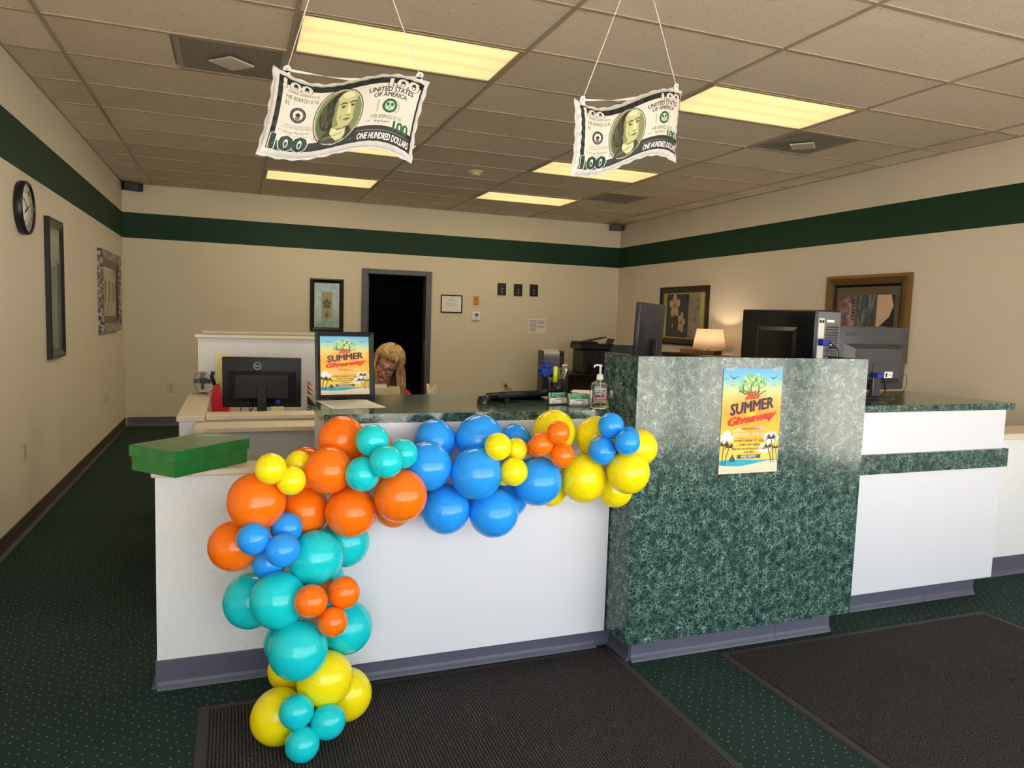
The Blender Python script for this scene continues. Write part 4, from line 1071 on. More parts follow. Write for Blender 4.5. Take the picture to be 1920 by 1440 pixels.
    for cx in (0.462, 0.522):
        blob([(cx-0.026, 0.668), (cx, 0.690), (cx+0.024, 0.672), (cx+0.020, 0.655), (cx, 0.668), (cx-0.022, 0.652)], hair, 14)
        P.disc(cx, 0.620, 0.018, 0.022, shade, 14, 14); P.disc(cx, 0.618, 0.010, 0.014, hair, 15, 12)
        blob([(cx-0.020, 0.592), (cx+0.018, 0.594), (cx, 0.580)], shade, 14)
    blob([(0.494, 0.640), (0.506, 0.640), (0.518, 0.500), (0.510, 0.478), (0.488, 0.482), (0.496, 0.540)], lite, 14)
    blob([(0.488, 0.482), (0.510, 0.474), (0.522, 0.490), (0.514, 0.466), (0.494, 0.464)], hair, 15)
    blob([(0.470, 0.412), (0.500, 0.422), (0.526, 0.412), (0.522, 0.404), (0.498, 0.402), (0.474, 0.402)], hair, 15)
    blob([(0.478, 0.398), (0.520, 0.398), (0.500, 0.376)], shade, 15)
    blob([(0.446, 0.452), (0.462, 0.512), (0.456, 0.450), (0.462, 0.400)], shade, 14)
    blob([(0.430, 0.300), (0.470, 0.284), (0.512, 0.312), (0.495, 0.262), (0.450, 0.250)], shade, 13)
    for i in range(46):       # engraving lines in hair and coat
        u = rr.uniform(0.328, 0.400); v = rr.uniform(0.36, 0.76)
        if u < 0.318+max(0, v-0.58)*0.28: continue
        if u < 0.402: P.line([(u-0.006, v-0.06), (u+0.004, v-0.03), (u-0.003, v), (u+0.008, v+0.04)], 0.0030, INK('note_hair_light', (104, 100, 74)), 9)
    for i in range(16): P.line([(0.355+0.008*i, 0.130+0.003*i), (0.372+0.008*i, 0.175+0.004*i)], 0.003, shade, 10)
    P.obj('printed_face', t)
    # ---- tabs, hanging ribbons
    M_RIBB = mat('white_ribbon', (232, 228, 220), 0.35, var=0.02)
    ends = []
    for (s, q, du) in tabs:
        c = S(s, q)+ez*0.006
        mb = MB(); ring2 = []
        for k in range(20):
            a = 2*PI*k/20; ring2.append((a, 0.013, 0.004))
        vs = []; fs = []
        for k, (a, ro, ri) in enumerate(ring2):
            for rr_ in (ri, ro):
                for o_ in (0.0012, -0.0012):
                    vs.append(c+ez*0.012+ex*math.cos(a)*rr_+ez*math.sin(a)*rr_+nn*o_)
        for k in range(20):
            j = (k+1) % 20
            fs += [(k*4, k*4+2, j*4+2, j*4), (k*4+1, j*4+1, j*4+3, k*4+3), (k*4+2, k*4+3, j*4+3, j*4+2), (k*4, j*4, j*4+1, k*4+1)]
        mb.add(vs, fs); mb.box((-0.011, -0.0012, -0.022), (0.011, 0.0012, 0.002), 0, 0, Matrix.Translation(c+ez*0.004))
        mb.obj('hang_tab', M_FOILW, t)
        ends.append(c+ez*0.012)
    ap = apex-base
    for e in ends:
        MB().tube([e, e.lerp(ap, 0.5)+Vector((0.002, 0, -0.002)), ap], 0.0016, 6).obj('hanging_ribbon', M_RIBB, t)
    a, b_ = ends
    pts = [a.lerp(b_, k/14)-Vector((0, 0, 0.022*4*(k/14)*(1-k/14)))-nn*0.004 for k in range(15)]
    mb = MB()
    for k, p_ in enumerate(pts):
        tw = k*0.45; d = (ez*math.cos(tw)+nn*math.sin(tw))*0.0042
        mb.v += [tuple(p_+d), tuple(p_-d)]
    for k in range(14): mb.f.append((k*2, k*2+1, k*2+3, k*2+2)); mb.m.append(0); mb.sm.append(True)
    o = mb.obj('cross_ribbon', M_RIBB, t); sm = o.modifiers.new('thick', 'SOLIDIFY'); sm.thickness = 0.0006
    MB().cyl(ap-Vector((0, 0, 0.012)), ap, 0.006, 0.003, 10).obj('ceiling_hook', M_WPLAS, t)
    return t
banknote('larger hundred dollar banknote balloon hanging at left under the ceiling', (1.054, -1.24, 2.253), (1.573, -1.24, 2.273), (1.514, -1.24, 1.994), (0.999, -1.24, 1.971), (1.282, -1.236, H-0.002), ((0.075, 1.0, 0), (0.93, 1.0, 0)))
banknote('smaller turned hundred dollar banknote balloon hanging at right under the ceiling', (2.135, -1.28, 2.282), (2.661, -1.185, 2.407), (2.647, -1.185, 2.124), (2.132, -1.28, 2.005), (2.417, -1.216, H-0.002), ((0.075, 1.0, 0), (0.93, 1.0, 0)))

# ------------------------------------------------------------------ cubicle at left behind the counter
M_PART = mat('pale_partition_panel', (226, 224, 220), 0.5, var=0.02, vscale=4)
t = thing('cubicle_half_wall', 'white half wall running back with beige cap, left of the cubicle', 'partition', (0.715, 0.80, 0))
lb('panel', (0.66, 0.20, 0), (0.77, 1.37, 0.872), M_PART, t)
lb('cap', (0.648, 0.185, 0.872), (0.782, 1.37, 0.900), M_CAP, t, 0.004)
t = thing('cubicle_front_wall', 'white half wall with beige cap in front of the cubicle monitor', 'partition', (1.04, 0.28, 0))
lb('panel', (0.785, 0.225, 0), (1.34, 0.33, 0.872), M_PART, t)
lb('cap', (0.785, 0.205, 0.873), (1.35, 0.350, 0.900), M_CAP, t, 0.004)
lb('outer_panel', (0.760, 0.03, 0), (1.34, 0.15, 0.840), mat('white_panel_shaded', (206, 204, 200), 0.5, var=0.02), t)  # white panel greyed, the shadow on this face is in its colour
lb('ledge', (0.740, -0.02, 0.841), (1.35, 0.20, 0.868), M_CAP, t, 0.004)
t = thing('cubicle_high_partition', 'tall white cubicle partition with beige trim behind the dark monitor', 'partition', (1.15, 1.42, 0))
lb('panel', (0.70, 1.39, 0), (1.60, 1.45, 1.262), M_PART, t)
lb('cap', (0.68, 1.370, 1.262), (1.62, 1.47, 1.284), M_CAP, t, 0.004)
lb('rear_panel', (0.725, 2.00, 0), (1.60, 2.06, 1.270), M_PART, t)
lb('rear_cap', (0.705, 1.98, 1.270), (1.62, 2.08, 1.292), M_CAP, t, 0.004)
t = thing('cubicle_desk', 'cubicle desk top under the dark monitor behind the low caps', 'desk', (1.05, 0.85, 0))
lb('top', (0.785, 0.40, 0.715), (1.385, 1.385, 0.745), M_CAP, t, 0.004)
for x in (0.83, 1.33):
    for y in (0.44, 1.34): lb('leg', (x, y, 0), (x+0.04, y+0.04, 0.715), M_STEEL_D, t)

def monitor(label, loc, rz, w, h, z0, body, tilt=0.0, logo=None, bulge=0.03, base_r=0.11, group=None, neck=True):
    """LCD seen from behind: back shell toward -y, screen toward +y; z0 = height of the lower edge"""
    t = thing('computer_monitor', label, 'monitor', loc, rz, group)
    R_ = Matrix.Translation((0, 0, z0)) @ Matrix.Rotation(tilt, 4, 'X')
    mb = MB(); mb.box((-w/2, -0.012, 0), (w/2, 0.012, h), 0, 0.005, R_, 2); mb.obj('shell', body, t)
    mb = MB()
    pts = lambda s, y: [(-w/2*s, y, h*(0.5-0.5*s*0.92)), (w/2*s, y, h*(0.5-0.5*s*0.92)), (w/2*s, y, h*(0.42+0.36*s)), (-w/2*s, y, h*(0.42+0.36*s))]
    a = pts(0.86, -0.0125); b = pts(0.66, -0.0125-bulge)
    mb.add(a+b, [(0, 1, 5, 4), (1, 2, 6, 5), (2, 3, 7, 6), (3, 0, 4, 7), (4, 5, 6, 7)], 0, False, R_)
    mb.obj('back_cover', body, t)
    mb = MB(); mb.box((-w/2+0.012, 0.0121, 0.016), (w/2-0.012, 0.0135, h-0.012), 0, 0, R_); mb.obj('screen', mat('screen_glass', (14, 16, 22), 0.12, var=0.02), t)
    if neck:
        mb = MB(); mb.box((-0.03, -0.055, 0.008), (0.03, -0.028, z0+h*0.42), 0, 0.004); mb.obj('stand_neck', body, t)
        MB().lathe([(base_r, 0), (base_r, 0.005), (base_r*0.9, 0.010), (0.03, 0.014), (0.0, 0.014)], 32, 0, Matrix.Translation((0, -0.03, 0))).obj('stand_base', body, t)
    if logo: logo(t, R_, w, h)
    return t
def logo_ring(t, R_, w, h):
    P = PRINT(lambda u, v, k: R_ @ Vector((u, -0.0125-0.0004*k, v)))
    m = mat('logo_silver', (186, 188, 190), 0.3, 0.5, var=0.02); cx, cz = -w*0.06, h*0.83
    P.disc(cx, cz, 0.0235, 0.0235, m, 1, 36, hole=0.88); P.text('DELL', cx-0.016, cx+0.016, cz-0.005, cz+0.006, m, 1, bold=0.03); P.obj('maker_mark', t)
def logo_acer(t, R_, w, h):
    P = PRINT(lambda u, v, k: R_ @ Vector((u, -0.0125-0.0004*k, v)))
    P.text('acer', -w*0.42, -w*0.24, h*0.855, h*0.905, mat('logo_black', (20, 20, 21), 0.3, var=0.02), 1, shear=0.2, bold=0.02)
    P.obj('maker_mark', t)
    P2 = PRINT(lambda u, v, k: R_ @ Vector((u, -0.0430-0.0004*k, v)))
    P2.rect(w*0.12, h*0.20, w*0.24, h*0.30, M_PAPER, 1); P2.rect(w*0.135, h*0.215, w*0.165, h*0.28, M_INK, 2); P2.rect(w*0.18, h*0.23, w*0.23, h*0.24, M_INK, 2); P2.rect(w*0.18, h*0.26, w*0.225, h*0.267, M_INK, 2)
    P2.obj('rating_label', t)
def logo_hp(t, R_, w, h):
    P = PRINT(lambda u, v, k: R_ @ Vector((u, -0.0125-0.0004*k, v)))
    m = mat('logo_dark_silver', (112, 112, 114), 0.35, var=0.02)
    for i in range(4): P.line([(-0.028+i*0.013, h*0.70-0.018+0.006*(i % 2)), (-0.018+i*0.013, h*0.70+0.018-0.006*(i % 2))], 0.0045, m, 1)
    P.obj('maker_mark', t)
M_MON_K = mat('monitor_black_shell', (17, 17, 19), 0.45, var=0.06, vscale=20)
M_MON_G = mat('monitor_grey_shell', (58, 57, 59), 0.40, var=0.05, vscale=20)
M_MON_H = mat('monitor_dark_shell', (46, 44, 48), 0.45, var=0.05, vscale=20)
t = monitor('black monitor seen from behind with round silver logo inside the cubicle', (1.095, 1.12, 0.746), rad(-5), 0.485, 0.325, 0.082, M_MON_K, 0.04, logo_ring)
mb = MB()
for k, (x, zz) in enumerate(((-0.13, 0.08), (-0.09, 0.07), (-0.05, 0.085), (0.07, 0.08))):
    mb.tube([(x, -0.045, 0.15), (x+0.01, -0.075, 0.11), (x+0.03*math.sin(k*2), -0.09, 0.05), (x+0.06*math.cos(k), -0.08, 0.008), (x+0.10, -0.05, 0.006)], 0.0035, 6)
mb.obj('cable', M_BLACK, t)
bx('video_plug', (0.085, -0.075, 0.105), (0.115, -0.045, 0.135), mat('blue_plug', (24, 44, 150), 0.4, var=0.03), t, 0.004)

t = thing('desk_fan', 'small silver desk fan on the half wall cap left of the red bag', 'fan', (0.735, 1.255, 0.901), rad(-25))
mb = MB()
for r_ in (0.062, 0.048, 0.034, 0.020):
    for yy in ((-0.018,) if r_ > 0.05 else (-0.030,)):
        mb.tube([(r_*math.cos(2*PI*k/28), yy, 0.085+r_*math.sin(2*PI*k/28)) for k in range(29)], 0.0015, 5)
for k in range(20):
    a = 2*PI*k/20; mb.tube([(0.008*math.cos(a), -0.032, 0.085+0.008*math.sin(a)), (0.046*math.cos(a), -0.030, 0.085+0.046*math.sin(a)), (0.062*math.cos(a), -0.018, 0.085+0.062*math.sin(a)), (0.062*math.cos(a), 0.010, 0.085+0.062*math.sin(a))], 0.0012, 4)
mb.obj('guard', M_METAL, t)
mb = MB()
for k in range(4): mb.box((0.008, -0.003, -0.016), (0.054, 0.002, 0.016), 0, 0, Matrix.Translation((0, -0.008, 0.085)) @ Matrix.Rotation(k*PI/2, 4, 'Y') @ Matrix.Rotation(0.5, 4, 'X'))
mb.obj('blade', M_STEEL_D, t)
MB().cyl((0, -0.012, 0.085), (0, 0.045, 0.085), 0.022, 0.018).obj('motor', M_STEEL_D, t)
mb = MB(); mb.tube([(-0.065, 0.012, 0.085), (-0.06, 0.012, 0.03), (-0.03, 0.012, 0.008), (0.03, 0.012, 0.008), (0.06, 0.012, 0.03), (0.065, 0.012, 0.085)], 0.004, 8); mb.tube([(-0.05, -0.04, 0.004), (0, 0.03, 0.004), (0.05, -0.04, 0.004)], 0.004, 8)
mb.obj('stand', M_METAL, t)

M_RED = mat('red_fabric', (190, 14, 30), 0.65, var=0.12, vscale=12)
t = thing('red_bag', 'red bag standing beside the dark monitor in the cubicle', 'bag', (0.835, 1.16, 0.7455))
mb = MB(); mb.prism([(-0.045, 0), (0.055, 0), (0.065, 0.12), (0.020, 0.13), (0.0, 0.232), (-0.035, 0.218), (-0.05, 0.14)], -0.03, 0.03); mb.obj('body', M_RED, t)
bx('band', (-0.046, -0.032, 0.030), (0.062, 0.032, 0.04), mat('brown_band', (92, 60, 34), 0.6, var=0.05), t)
MB().tube([(-0.03, 0, 0.225), (-0.045, 0, 0.28), (-0.035, 0, 0.31)], 0.012, 8).obj('handle', M_BLACK, t)
t = thing('wall_note', 'yellow paper pinned on the cubicle partition left of the monitor', 'paper', (0.842, 1.385, 0.93))
bx('sheet', (-0.035, -0.0012, 0), (0.055, 0, 0.228), mat('cream_yellow_paper', (240, 228, 160), 0.8, var=0.02), t)
P = PRINT(lambda u, v, k: Vector((-0.035+u*0.09, -0.0013-0.0001*k, v*0.228)))
for i in range(12): P.rect(0.1, 0.1+i*0.065, 0.85, 0.108+i*0.065, INK('paper_rule', (214, 190, 120)), 1)
P.obj('print', t)
M_FLAGR = mat('flag_red', (206, 34, 52), 0.7, var=0.03); M_FLAGW = mat('flag_white', (240, 236, 232), 0.7, var=0.02); M_FLAGB = mat('flag_blue', (34, 50, 120), 0.7, var=0.03)
t = thing('small_flag', 'small red and white striped flag with blue starred corner beside the monitor', 'flag', (1.352, 0.80, 0.746))
MB().tube([(0.0, 0, 0), (0.0, 0, 0.29)], 0.003, 8).obj('stick', M_METAL, t)
mb = MB(); ns = 9
def fl(a, b): return Vector((0.002+a*0.05*(0.35+0.65*(1-b)), -0.006+0.010*math.sin(a*5+b*3), 0.14+b*0.145-0.03*a))
for i in range(ns):
    mb.grid(lambda a, b, i=i: fl(a, (i+b)/ns), 6, 1, i % 2)
o = mb.obj('cloth', [M_FLAGR, M_FLAGW], t); o.modifiers.new('thick', 'SOLIDIFY').thickness = 0.0008
mb = MB(); mb.grid(lambda a, b: fl(a*0.9-0.1, b*0.42-0.55)+Vector((0.0, -0.004, 0.02)), 6, 3); o = mb.obj('canton', M_FLAGB, t); o.modifiers.new('thick', 'SOLIDIFY').thickness = 0.0008
P = PRINT(lambda u, v, k: fl(u*0.9-0.1, v*0.42-0.55)+Vector((0, -0.0055, 0.02)))
for i in range(4):
    for j in range(3):
        P.disc(0.15+i*0.22, 0.2+j*0.3, 0.07, 0.08, M_FLAGW, 1, 5)
P.obj('star', t)
t = thing('desk_clutter_note', 'cream sticky note on the cubicle desk under the monitor', 'paper', (1.18, 0.95, 0.7455))
bx('sheet', (-0.04, -0.04, 0), (0.04, 0.04, 0.10), mat('cream_pad', (232, 220, 170), 0.8, var=0.02), t)
for i in range(3): bx('pad_edge', (-0.0405, -0.0405, 0.02+i*0.028), (0.0405, 0.0405, 0.021+i*0.028), M_GREYINK, t)

# ------------------------------------------------------------------ things on the front counter
t = thing('computer_mouse', 'dark computer mouse on the green countertop left of the keyboard', 'mouse', (1.944, -0.865, ZC), rad(70))
mb = MB()
def mouse(a, b):
    th = a*2*PI; ph = b*PI/2
    return Vector((0.052*math.cos(th)*math.cos(ph)**0.7, 0.031*math.sin(th)*math.cos(ph)**0.7, 0.004+0.034*math.sin(ph)*(1-0.18*math.cos(th))))
mb.grid(mouse, 28, 10); mb.obj('body', mat('mouse_brown_gloss', (46, 38, 32), 0.25, var=0.05), t)
bx('button_split', (0.012, -0.0007, 0.022), (0.046, 0.0007, 0.0335), M_BLACK, t)
MB().cyl((0.026, -0.004, 0.033), (0.026, 0.004, 0.033), 0.007).obj('scroll_wheel', M_DARK, t)
bx('base', (-0.046, -0.027, 0), (0.046, 0.027, 0.005), M_BLACK, t, 0.002)
t = thing('keyboard', 'black keyboard on the green countertop beside the pen cup', 'keyboard', (2.165, -0.745, ZC+0.010), rad(198))
t.rotation_euler = (rad(9), 0, rad(198))
bx('body', (-0.18, -0.075, 0.000), (0.18, 0.075, 0.022), M_BLACK, t, 0.005)
MB().box((-0.165, -0.092, 0.001), (0.165, -0.074, 0.013), 0, 0.004).obj('palm_edge', M_BLACK, t)
mb = MB()
for i in range(17):
    for j in range(5):
        x = -0.157+i*0.0186; y = -0.062+j*0.027; mb.box((x, y, 0.022), (x+0.0155, y+0.022, 0.030), 0, 0.002)
o = mb.obj('keys', M_DARK, t); o['kind'] = 'stuff'
for sx in (-0.14, 0.12): bx('foot', (sx, 0.055, -0.022), (sx+0.02, 0.065, 0.004), M_BLACK, t)
MB().tube([(2.30, -0.80, ZC+0.004), (2.26, -0.83, ZC+0.004), (2.20, -0.84, ZC+0.004), (2.12, -0.82, ZC+0.004), (2.06, -0.80, ZC+0.004)], 0.0022, 6).obj('mouse_cable', M_DARK)
tag(bpy.data.objects['mouse_cable'], 'thin dark cable lying on the countertop in front of the keyboard', 'cable')

t = thing('pen_cup', 'black pen cup behind the green business cards', 'pen cup', (2.362, -0.715, ZC))
MB().lathe([(0.036, 0), (0.040, 0.098), (0.036, 0.098), (0.033, 0.006), (0.0, 0.006)], 30).obj('cup', M_BLACK, t)
def stick(name, label, cat, p0, p1, r, m, extra=None):
    s = thing(name, label, cat, p0)
    d = Vector(p1)-Vector(p0); MB().cyl((0, 0, 0), d, r, None, 12).obj('barrel', m, s)
    if extra: extra(s, d)
    return s
stick('highlighter', 'fat yellow highlighter in the black pen cup', 'highlighter', (2.340, -0.735, ZC+0.012), (2.334, -0.748, ZC+0.090), 0.0085, M_BLACK, lambda s, d: (MB().cyl(d*0.92, d*1.80, 0.0115, 0.011, 14).obj('cap', mat('highlighter_body', (226, 230, 30), 0.4, var=0.02), s), MB().cyl(d*1.80, d*1.84, 0.009, 0.007, 14).obj('tip', mat('highlighter_body', (226, 230, 30)), s)))
M_PENG = mat('grey_pen_barrel', (120, 116, 108), 0.4, var=0.04)
stick('pen', 'upright grey pen beside the yellow highlighter', 'pen', (2.356, -0.722, ZC+0.012), (2.359, -0.742, ZC+0.150), 0.0048, M_PENG, lambda s, d: MB().cyl(d, d*1.02, 0.0048, 0.003, 10).obj('end_cap', M_DARK, s))
stick('pen', 'grey pen leaning right in the black pen cup', 'pen', (2.350, -0.705, ZC+0.012), (2.392, -0.728, ZC+0.152), 0.0048, M_PENG, lambda s, d: MB().cyl(d, d*1.02, 0.0048, 0.003, 10).obj('end_cap', M_DARK, s))
stick('pencil', 'orange and white pencil leaning in the black pen cup', 'pencil', (2.372, -0.705, ZC+0.012), (2.396, -0.722, ZC+0.115), 0.0045, mat('orange_pencil', (232, 130, 24), 0.45, var=0.03), lambda s, d: (MB().cyl(d, d*1.28, 0.0045, 0.0042, 10).obj('sleeve', M_WPLAS, s), MB().cyl(d*1.28, d*1.36, 0.0042, 0.003, 10).obj('eraser', mat('red_eraser', (190, 60, 50), 0.7), s)))
t = thing('metal_canister', 'shiny round topped metal canister behind the pen cup', 'canister', (2.436, -0.635, ZC))
MB().lathe([(0.017, 0), (0.017, 0.125), (0.0, 0.125)], 24).obj('body', M_DARK, t)
MB().lathe([(0.019, 0.125), (0.019, 0.135), (0.016, 0.150), (0.009, 0.158), (0.0, 0.160)], 24).obj('dome_cap', mat('polished_metal', (200, 198, 194), 0.16, 1.0, var=0.03), t)
MB().lathe([(0.0192, 0.118), (0.0192, 0.126)], 24, caps=False).obj('ring', M_BLACK, t)
M_FLOW = mat('blue_silk_petals', (44, 62, 170), 0.7, var=0.2, vscale=30)
t = thing('flower_pen', 'blue silk flower pen standing left of the yellow highlighter', 'flower pen', (2.338, -0.702, ZC+0.010))
MB().tube([(0, 0, 0), (-0.03, -0.03, 0.09), (-0.05, -0.05, 0.13)], 0.0035, 8).obj('stem', M_PENG, t)
rr = random.Random(21)
for k in range(52):
    a = rr.uniform(0, 2*PI); e = rr.uniform(-0.9, 1.3); c = Vector((-0.053, -0.052, 0.134))
    d = Vector((math.cos(a)*math.cos(e), math.sin(a)*math.cos(e), math.sin(e))); s1 = d.cross(Vector((0.3, 0.2, 1))).normalized(); s2 = d.cross(s1)
    L0 = rr.uniform(0.026, 0.042); wv = rr.uniform(0.013, 0.021)
    mb = MB(); mb.grid(lambda u, v: c+d*L0*v+s1*(u-0.5)*2*wv*math.sin(PI*min(1, 0.15+v*0.95))**0.6+s2*(0.007*math.sin(u*9+k)*v+0.010*v*v), 4, 4)
    o = mb.obj('petal', M_FLOW, t); o.modifiers.new('thick', 'SOLIDIFY').thickness = 0.0006

M_CARDG = mat('card_green', (22, 132, 72), 0.5, var=0.02); M_CARDG2 = mat('card_light_green', (62, 150, 100), 0.5, var=0.02)
M_ACR = mat('clear_acrylic', (225, 232, 232), 0.05, trans=1.0, var=0.005)
def cards(label, loc, rz, g, sub):
    t = thing('business_card_holder', label, 'card holder', loc, rz, 'business card holders')
    w = 0.047
    mb = MB(); mb.box((-w, -0.020, 0), (w, 0.022, 0.003)); mb.box((-w, -0.021, 0.003), (w, -0.019, 0.010)); mb.box((-w, 0.010, 0.003), (w, 0.012, 0.040)); mb.obj('tray', M_ACR, t)
    c = Matrix.Translation((0, -0.012, 0.004)) @ Matrix.Rotation(rad(-10), 4, 'X')
    mb = MB(); mb.box((-0.0445, 0, 0), (0.0445, 0.010, 0.051), 0, 0, c); mb.obj('card_stack', M_PAPER, t)
    P = PRINT(lambda u, v, k: c @ Vector((-0.0445+u*0.089, -0.0003-0.00012*k, v*0.051)))
    P.rect(0, 0.52, 1, 1.0, g, 1); P.text('C', 0.12, 0.24, 0.70, 0.95, M_PAPER, 3, bold=0.02); P.text('OURTES', 0.255, 0.74, 0.78, 0.93, M_PAPER, 3, bold=0.02); P.text('Y', 0.75, 0.87, 0.70, 0.94, M_PAPER, 3, bold=0.02); P.text('LOANS', 0.35, 0.66, 0.59, 0.69, M_PAPER, 3, bold=0.02)
    P.rect(0.3, 0.375, 0.8, 0.42, M_INK, 2)
    for k in range(4): P.rect(0.1, 0.10+k*0.06, 0.1+0.15*(1+k % 2), 0.125+k*0.06, M_GREYINK, 2); P.rect(0.65, 0.10+k*0.06, 0.9-0.05*(k % 3), 0.125+k*0.06, M_GREYINK, 2)
    P.obj('card_print', t)
cards('dark green topped business cards in clear holder next to the keyboard', (2.262, -0.940, ZC+0.0005), rad(12), M_CARDG, '')
cards('lighter green topped business cards in clear holder next to the sanitizer', (2.334, -1.000, ZC+0.0005), rad(6), M_CARDG2, '')

t = thing('sanitizer_bottle', 'clear pump bottle of hand sanitizer beside the tall green panel', 'bottle', (2.393, -1.085, ZC), rad(-8))
def rr_sec(w, d, r, n=6):
    out = []
    for cx, cy, a0 in ((w-r, d-r, 0), (-w+r, d-r, 90), (-w+r, -d+r, 180), (w-r, -d+r, 270)):
        for k in range(n+1): a = rad(a0+90*k/n); out.append((cx+r*math.cos(a), cy+r*math.sin(a)))
    return out
def loft(secs, caps=True):
    mb = MB(); n = len(secs[0][1])
    vs = [(x, y, z) for z, s in secs for x, y in s]
    fs = [(k*n+i, k*n+(i+1) % n, (k+1)*n+(i+1) % n, (k+1)*n+i) for k in range(len(secs)-1) for i in range(n)]
    if caps: fs += [tuple(range(n-1, -1, -1)), tuple((len(secs)-1)*n+i for i in range(n))]
    mb.add(vs, fs, 0, True); return mb
S0 = [(0.0, rr_sec(0.034, 0.020, 0.010)), (0.004, rr_sec(0.038, 0.023, 0.012)), (0.095, rr_sec(0.038, 0.023, 0.012)), (0.110, rr_sec(0.032, 0.020, 0.011)), (0.117, rr_sec(0.017, 0.016, 0.0155)), (0.124, rr_sec(0.013, 0.013, 0.0125))]
loft(S0).obj('bottle', mat('clear_pet_gel', (236, 240, 234), 0.04, trans=1.0, var=0.004), t)
MB().lathe([(0.0155, 0.122), (0.0155, 0.132), (0.013, 0.146), (0.0, 0.146)], 24).obj('pump_collar', M_WPLAS, t)
MB().lathe([(0.0052, 0.145), (0.0052, 0.178), (0.008, 0.181), (0.008, 0.187), (0.0, 0.188)], 16).obj('pump_stem', M_WPLAS, t)
MB().tube([(0.004, 0, 0.184), (-0.012, 0, 0.186), (-0.024, 0, 0.184), (-0.030, 0, 0.176)], 0.0042, 10).obj('nozzle', M_WPLAS, t)
MB().tube([(0, 0, 0.12), (0.002, 0, 0.06), (0.006, 0, 0.008)], 0.0025, 8).obj('dip_tube', M_WPLAS, t)
P = PRINT(lambda u, v, k: Vector((-0.030+u*0.060, -0.0233-0.00015*k, v*0.1)))
P.poly([(0.18, 0.66), (0.82, 0.69), (0.80, 0.83), (0.50, 0.80), (0.20, 0.82)], INK('label_navy', (40, 30, 84)), 1); P.text('PURELL', 0.22, 0.78, 0.69, 0.79, M_PAPER, 3, shear=0.2, bold=0.02)
P.rect(0.2, 0.60, 0.8, 0.62, INK('label_teal', (60, 120, 110)), 2); P.rect(0.05, 0.40, 0.95, 0.52, INK('label_crimson', (170, 34, 70)), 1); P.rect(0.12, 0.445, 0.88, 0.475, M_PAPER, 2)
for k in range(3): P.rect(0.3, 0.30-k*0.04, 0.7, 0.312-k*0.04, INK('label_teal', (60, 120, 110)), 2)
P.obj('front_label', t)
t = thing('envelope_stack', 'small stack of white envelopes behind the sanitizer bottle', 'envelopes', (2.585, -0.575, ZC), rad(-12))
for i in range(4): bx('envelope', (-0.055, -0.10, i*0.0042), (0.055, 0.10, i*0.0042+0.0036), M_PAPER, t, 0.0008, (0.002*i, 0.003*(i % 2), 0), (0, 0, rad(3*(i % 3-1))))

# ------------------------------------------------------------------ computers behind and beside the green panel
t = monitor('slim dark monitor seen edge-on behind the green panel', (2.90, -0.625, ZC), rad(224), 0.50, 0.315, 0.158, M_MON_H, 0.04, None, 0.006, 0.10)
t.rotation_euler = (0, 0, rad(44))
logo_hp(t, Matrix.Translation((0, 0, 0.158)), 0.5, 0.315)
t = monitor('wide dark grey monitor seen from behind on the right counter', (4.215, -0.80, ZC), rad(6), 0.565, 0.350, 0.042, M_MON_G, 0.035, logo_acer, 0.03, 0.11)
MB().tube([(0.02, -0.05, 0.14), (0.0, -0.10, 0.10), (-0.03, -0.13, 0.04), (-0.10, -0.13, 0.008), (-0.19, -0.10, 0.006)], 0.0045, 8).obj('cable', M_BLACK, t)
MB().tube([(0.25, -0.01, 0.13), (0.31, -0.01, 0.12), (0.335, 0.0, 0.06), (0.33, 0.03, 0.006)], 0.002, 6).obj('cable', M_DARK, t)
bx('video_plug', (-0.055, -0.10, 0.115), (-0.01, -0.055, 0.14), mat('blue_plug', (24, 44, 150)), t, 0.004)
t = thing('computer_tower', 'black computer tower with its vented rear turned right behind the green panel', 'computer', (3.745, -0.685, ZC), rad(10))
W_, D_, Z_ = 0.098, 0.240, 0.466
bx('case', (-W_, -D_, 0.012), (W_, D_, Z_), M_BLACK, t, 0.004)
# left side panel with a raised field
mb = MB(); mb.box((-W_-0.004, -D_+0.004, 0.02), (-W_+0.0005, D_-0.004, Z_-0.006), 0, 0.002)
sy0, sy1, sz0, sz1 = -0.13, 0.13, 0.06, 0.375
a = [(-W_-0.0045, sy0, sz0), (-W_-0.0045, sy1, sz0), (-W_-0.0045, sy1, sz1), (-W_-0.0045, sy0, sz1)]; b_ = [(-W_-0.012, sy0+0.02, sz0+0.02), (-W_-0.012, sy1-0.02, sz0+0.02), (-W_-0.012, sy1-0.02, sz1-0.02), (-W_-0.012, sy0+0.02, sz1-0.02)]
mb.add(a+b_, [(0, 4, 5, 1), (1, 5, 6, 2), (2, 6, 7, 3), (3, 7, 4, 0), (4, 7, 6, 5)]); mb.obj('side_panel', mat('gloss_black_panel', (14, 14, 15), 0.22, var=0.05), t)
